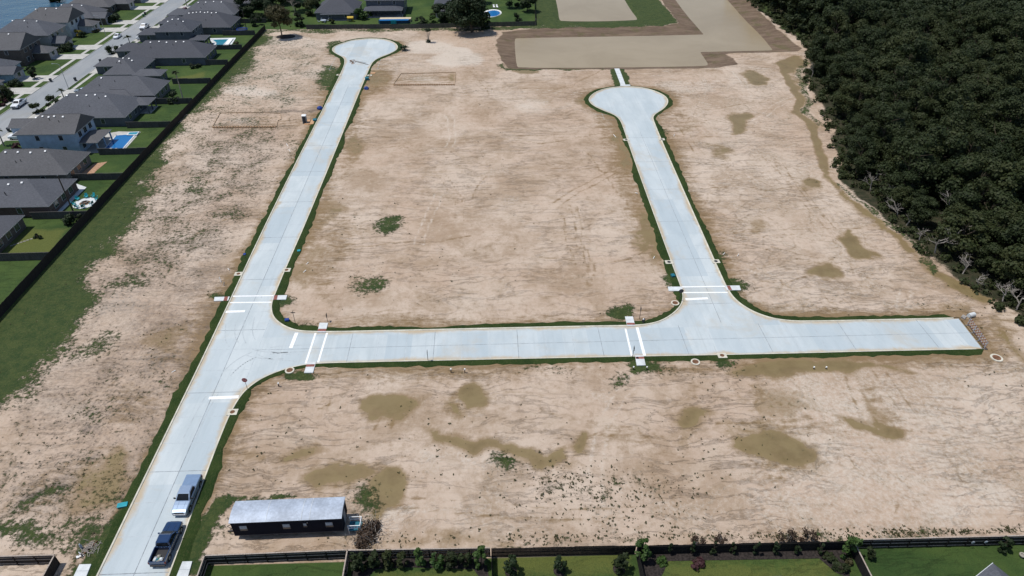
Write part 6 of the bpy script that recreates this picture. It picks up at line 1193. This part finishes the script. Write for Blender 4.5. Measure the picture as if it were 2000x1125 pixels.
SAP = ['first', 'second', 'third', 'fourth', 'fifth', 'sixth', 'seventh', 'eighth']
for k, px in enumerate((1309, 1349, 1391, 1429, 1473, 1512, 1555, 1597)):
    x, y = S(px, 1082); tree_proto('sapling', f'thin dark sapling against the black fence, {SAP[k]} of its row from the left', 'sapling', (x, y, 0), 2.2 + .2 * (k % 3), .2, .34, 8, 190, .11, 'leaf_dark', 500 + k, 'bark', .03, group='thin saplings along the black fence', flat=1.6)
def bed(px, label): q = SP(px); c = np.mean(q, 0); mb = MB(); mb.prism([(a - c[0], b - c[1]) for a, b in q], -.02, .05); tag(mb.build('mulch_bed', 'mulch', None, (*c, 0)), label, 'mulch')
bed([(688, 1090), (950, 1084), (950, 1098), (955, 1130), (938, 1130), (925, 1112), (790, 1108), (735, 1112), (715, 1130), (686, 1130)], 'dark mulch strip under the row of columnar shrubs'); bed([(1243, 1082), (1655, 1074), (1660, 1130), (1632, 1118), (1600, 1091), (1305, 1096), (1295, 1120), (1288, 1130), (1250, 1130)], 'dark mulch bed along the black fence under the saplings')
x, y = S(718, 1045); t = thing('dead_bush', 'heap of dead brown brush at the right end of the office trailer', 'bush', (x, y, 0)); g = np.random.default_rng(9); mb = MB()
for k in range(120): a = g.uniform(0, 6.28); p = g.normal(0, .8, 2) * (1, 1.3); l = g.uniform(.6, 1.5); mb.tube([(p[0], p[1], g.uniform(0, .4)), (p[0] + l * math.cos(a), p[1] + l * math.sin(a), g.uniform(.4, 1.5))], .022, 3)
mb.build('twigs', 'dead_wood', t); link('dry_leaves', leafmesh('dry_leaves', [(0, 0, .5, 1.4, 1.9, .8), (.8, 1.1, .4, .9, .9, .6), (-.6, -1.4, .3, .9, .9, .5)], 2600, .11, 'leaf_dead', seed=3, shell=.2), t)
# brush and weeds along the lower fence and on the open ground
wl = []; g = np.random.default_rng(33)
def tufts(n, fn, s0, s1):
    out = []
    while len(out) < n:
        p = fn()
        if p is not None: out.append((*p, s0 + (s1 - s0) * g.random() ** 2 * 1.25))
    return out
gi = lambda a, x, y: a[min(len(gy) - 1, max(0, np.searchsorted(gy, y))), min(len(gx) - 1, max(0, np.searchsorted(gx, x)))]
def onsite(x, y): i, j = min(len(gy) - 1, np.searchsorted(gy, y)), min(len(gx) - 1, np.searchsorted(gx, x)); return dr[i, j] > 1.5 and m1[i, j, 3] < .3 and m2[i, j, 1] < .3 and m2[i, j, 0] < .3, m1[i, j, 0], m1[i, j, 1]
def wild():
    x, y = g.uniform(-86, 92), g.uniform(49, 276)
    ok, gr, wt = onsite(x, y)
    clump = math.sin(x * .13 + 2 * math.sin(y * .07)) * math.sin(y * .11 + 1.3 * math.sin(x * .05))
    pr = .05 + .95 * min(1, gr * 1.6) + (.18 if clump > .35 else 0) + (.12 if x < -50 else 0)
    return (x, y) if ok and wt < .75 and g.random() < pr else None
wl += tufts(700, wild, .04, .12)
def spot(px0, py0, rx, ry):
    def f():
        x, y = S(px0 + g.normal() * rx, py0 + g.normal() * ry); return (x, y) if y > 48.8 and onsite(x, y)[0] else None
    return f
for a in [(1120, 945, 60, 28, 260), (1250, 960, 70, 30, 130), (1180, 1000, 120, 25, 170), (830, 890, 110, 55, 160), (960, 880, 120, 10, 30), (1330, 880, 120, 70, 130), (1480, 790, 100, 50, 90), (1500, 1048, 260, 5, 240), (1060, 1052, 60, 7, 80), (760, 1052, 60, 8, 60), (540, 800, 60, 60, 60), (1800, 1040, 130, 5, 160), (1540, 1047, 18, 3, 60), (1760, 1042, 16, 3, 50), (1960, 1035, 20, 4, 60), (1880, 1040, 12, 3, 40), (520, 900, 60, 40, 60), (770, 430, 90, 30, 70), (900, 470, 150, 60, 70), (950, 240, 20, 60, 60), (740, 540, 60, 25, 60), (60, 900, 60, 60, 150), (190, 900, 60, 90, 100), (250, 620, 60, 60, 160), (1900, 600, 60, 30, 60), (1970, 720, 30, 30, 40), (960, 90, 20, 25, 90), (480, 130, 60, 40, 320), (420, 215, 40, 30, 160)]: wl += tufts(int(a[4] * ((.8 if 1000 < a[0] < 1300 and a[1] > 900 else .42) if a[1] < 1030 else .9)), spot(*a[:4]), .05, .16)
N = len(wl); Wd = np.array(wl); nb = 7; ang = g.uniform(0, 6.283, (N, nb)); L2 = Wd[:, 2:3] * g.uniform(.6, 1.5, (N, nb)); up = L2 * g.uniform(.3, 1.0, (N, nb)); ww = .22 * L2 + .02
ca, sa = np.cos(ang), np.sin(ang); bx = Wd[:, 0:1] + ca * L2 * .15; by = Wd[:, 1:2] + sa * L2 * .15; tx = Wd[:, 0:1] + ca * L2; ty = Wd[:, 1:2] + sa * L2
v = np.stack([np.stack([bx - sa * ww, by + ca * ww, np.zeros_like(bx)], -1), np.stack([bx + sa * ww, by - ca * ww, np.zeros_like(bx)], -1), np.stack([tx + sa * ww * .6, ty - ca * ww * .6, up], -1), np.stack([tx - sa * ww * .6, ty + ca * ww * .6, up], -1)], 2).reshape(-1, 3)
tag(link('weeds', fastmesh('weeds', v, np.arange(len(v)).reshape(-1, 4), 'weed')), 'scattered weed tufts over the bare sandy ground', 'weeds', kind='stuff')
# dry brush leaning over the lower fence
for px, rx, hh, l in [(1358, 1.3, 1.0, 'dry brown brush behind the black fence, left clump'), (1402, 1.2, 1.0, 'dry brown brush behind the black fence, second clump from the left'), (1530, 1.8, 1.6, 'largest dry brush clump behind the black fence'), (1572, 1.6, 1.4, 'dry brush clump right of the largest one behind the black fence')]:
    x, y = S(px, 1052); y = 48.7; tree_proto('brush', l, 'bush', (x, y, 0), hh + .6, .3, rx * .7, 9, 330, .09, 'leaf_dead', int(px) + 3, 'dead_wood', .03)
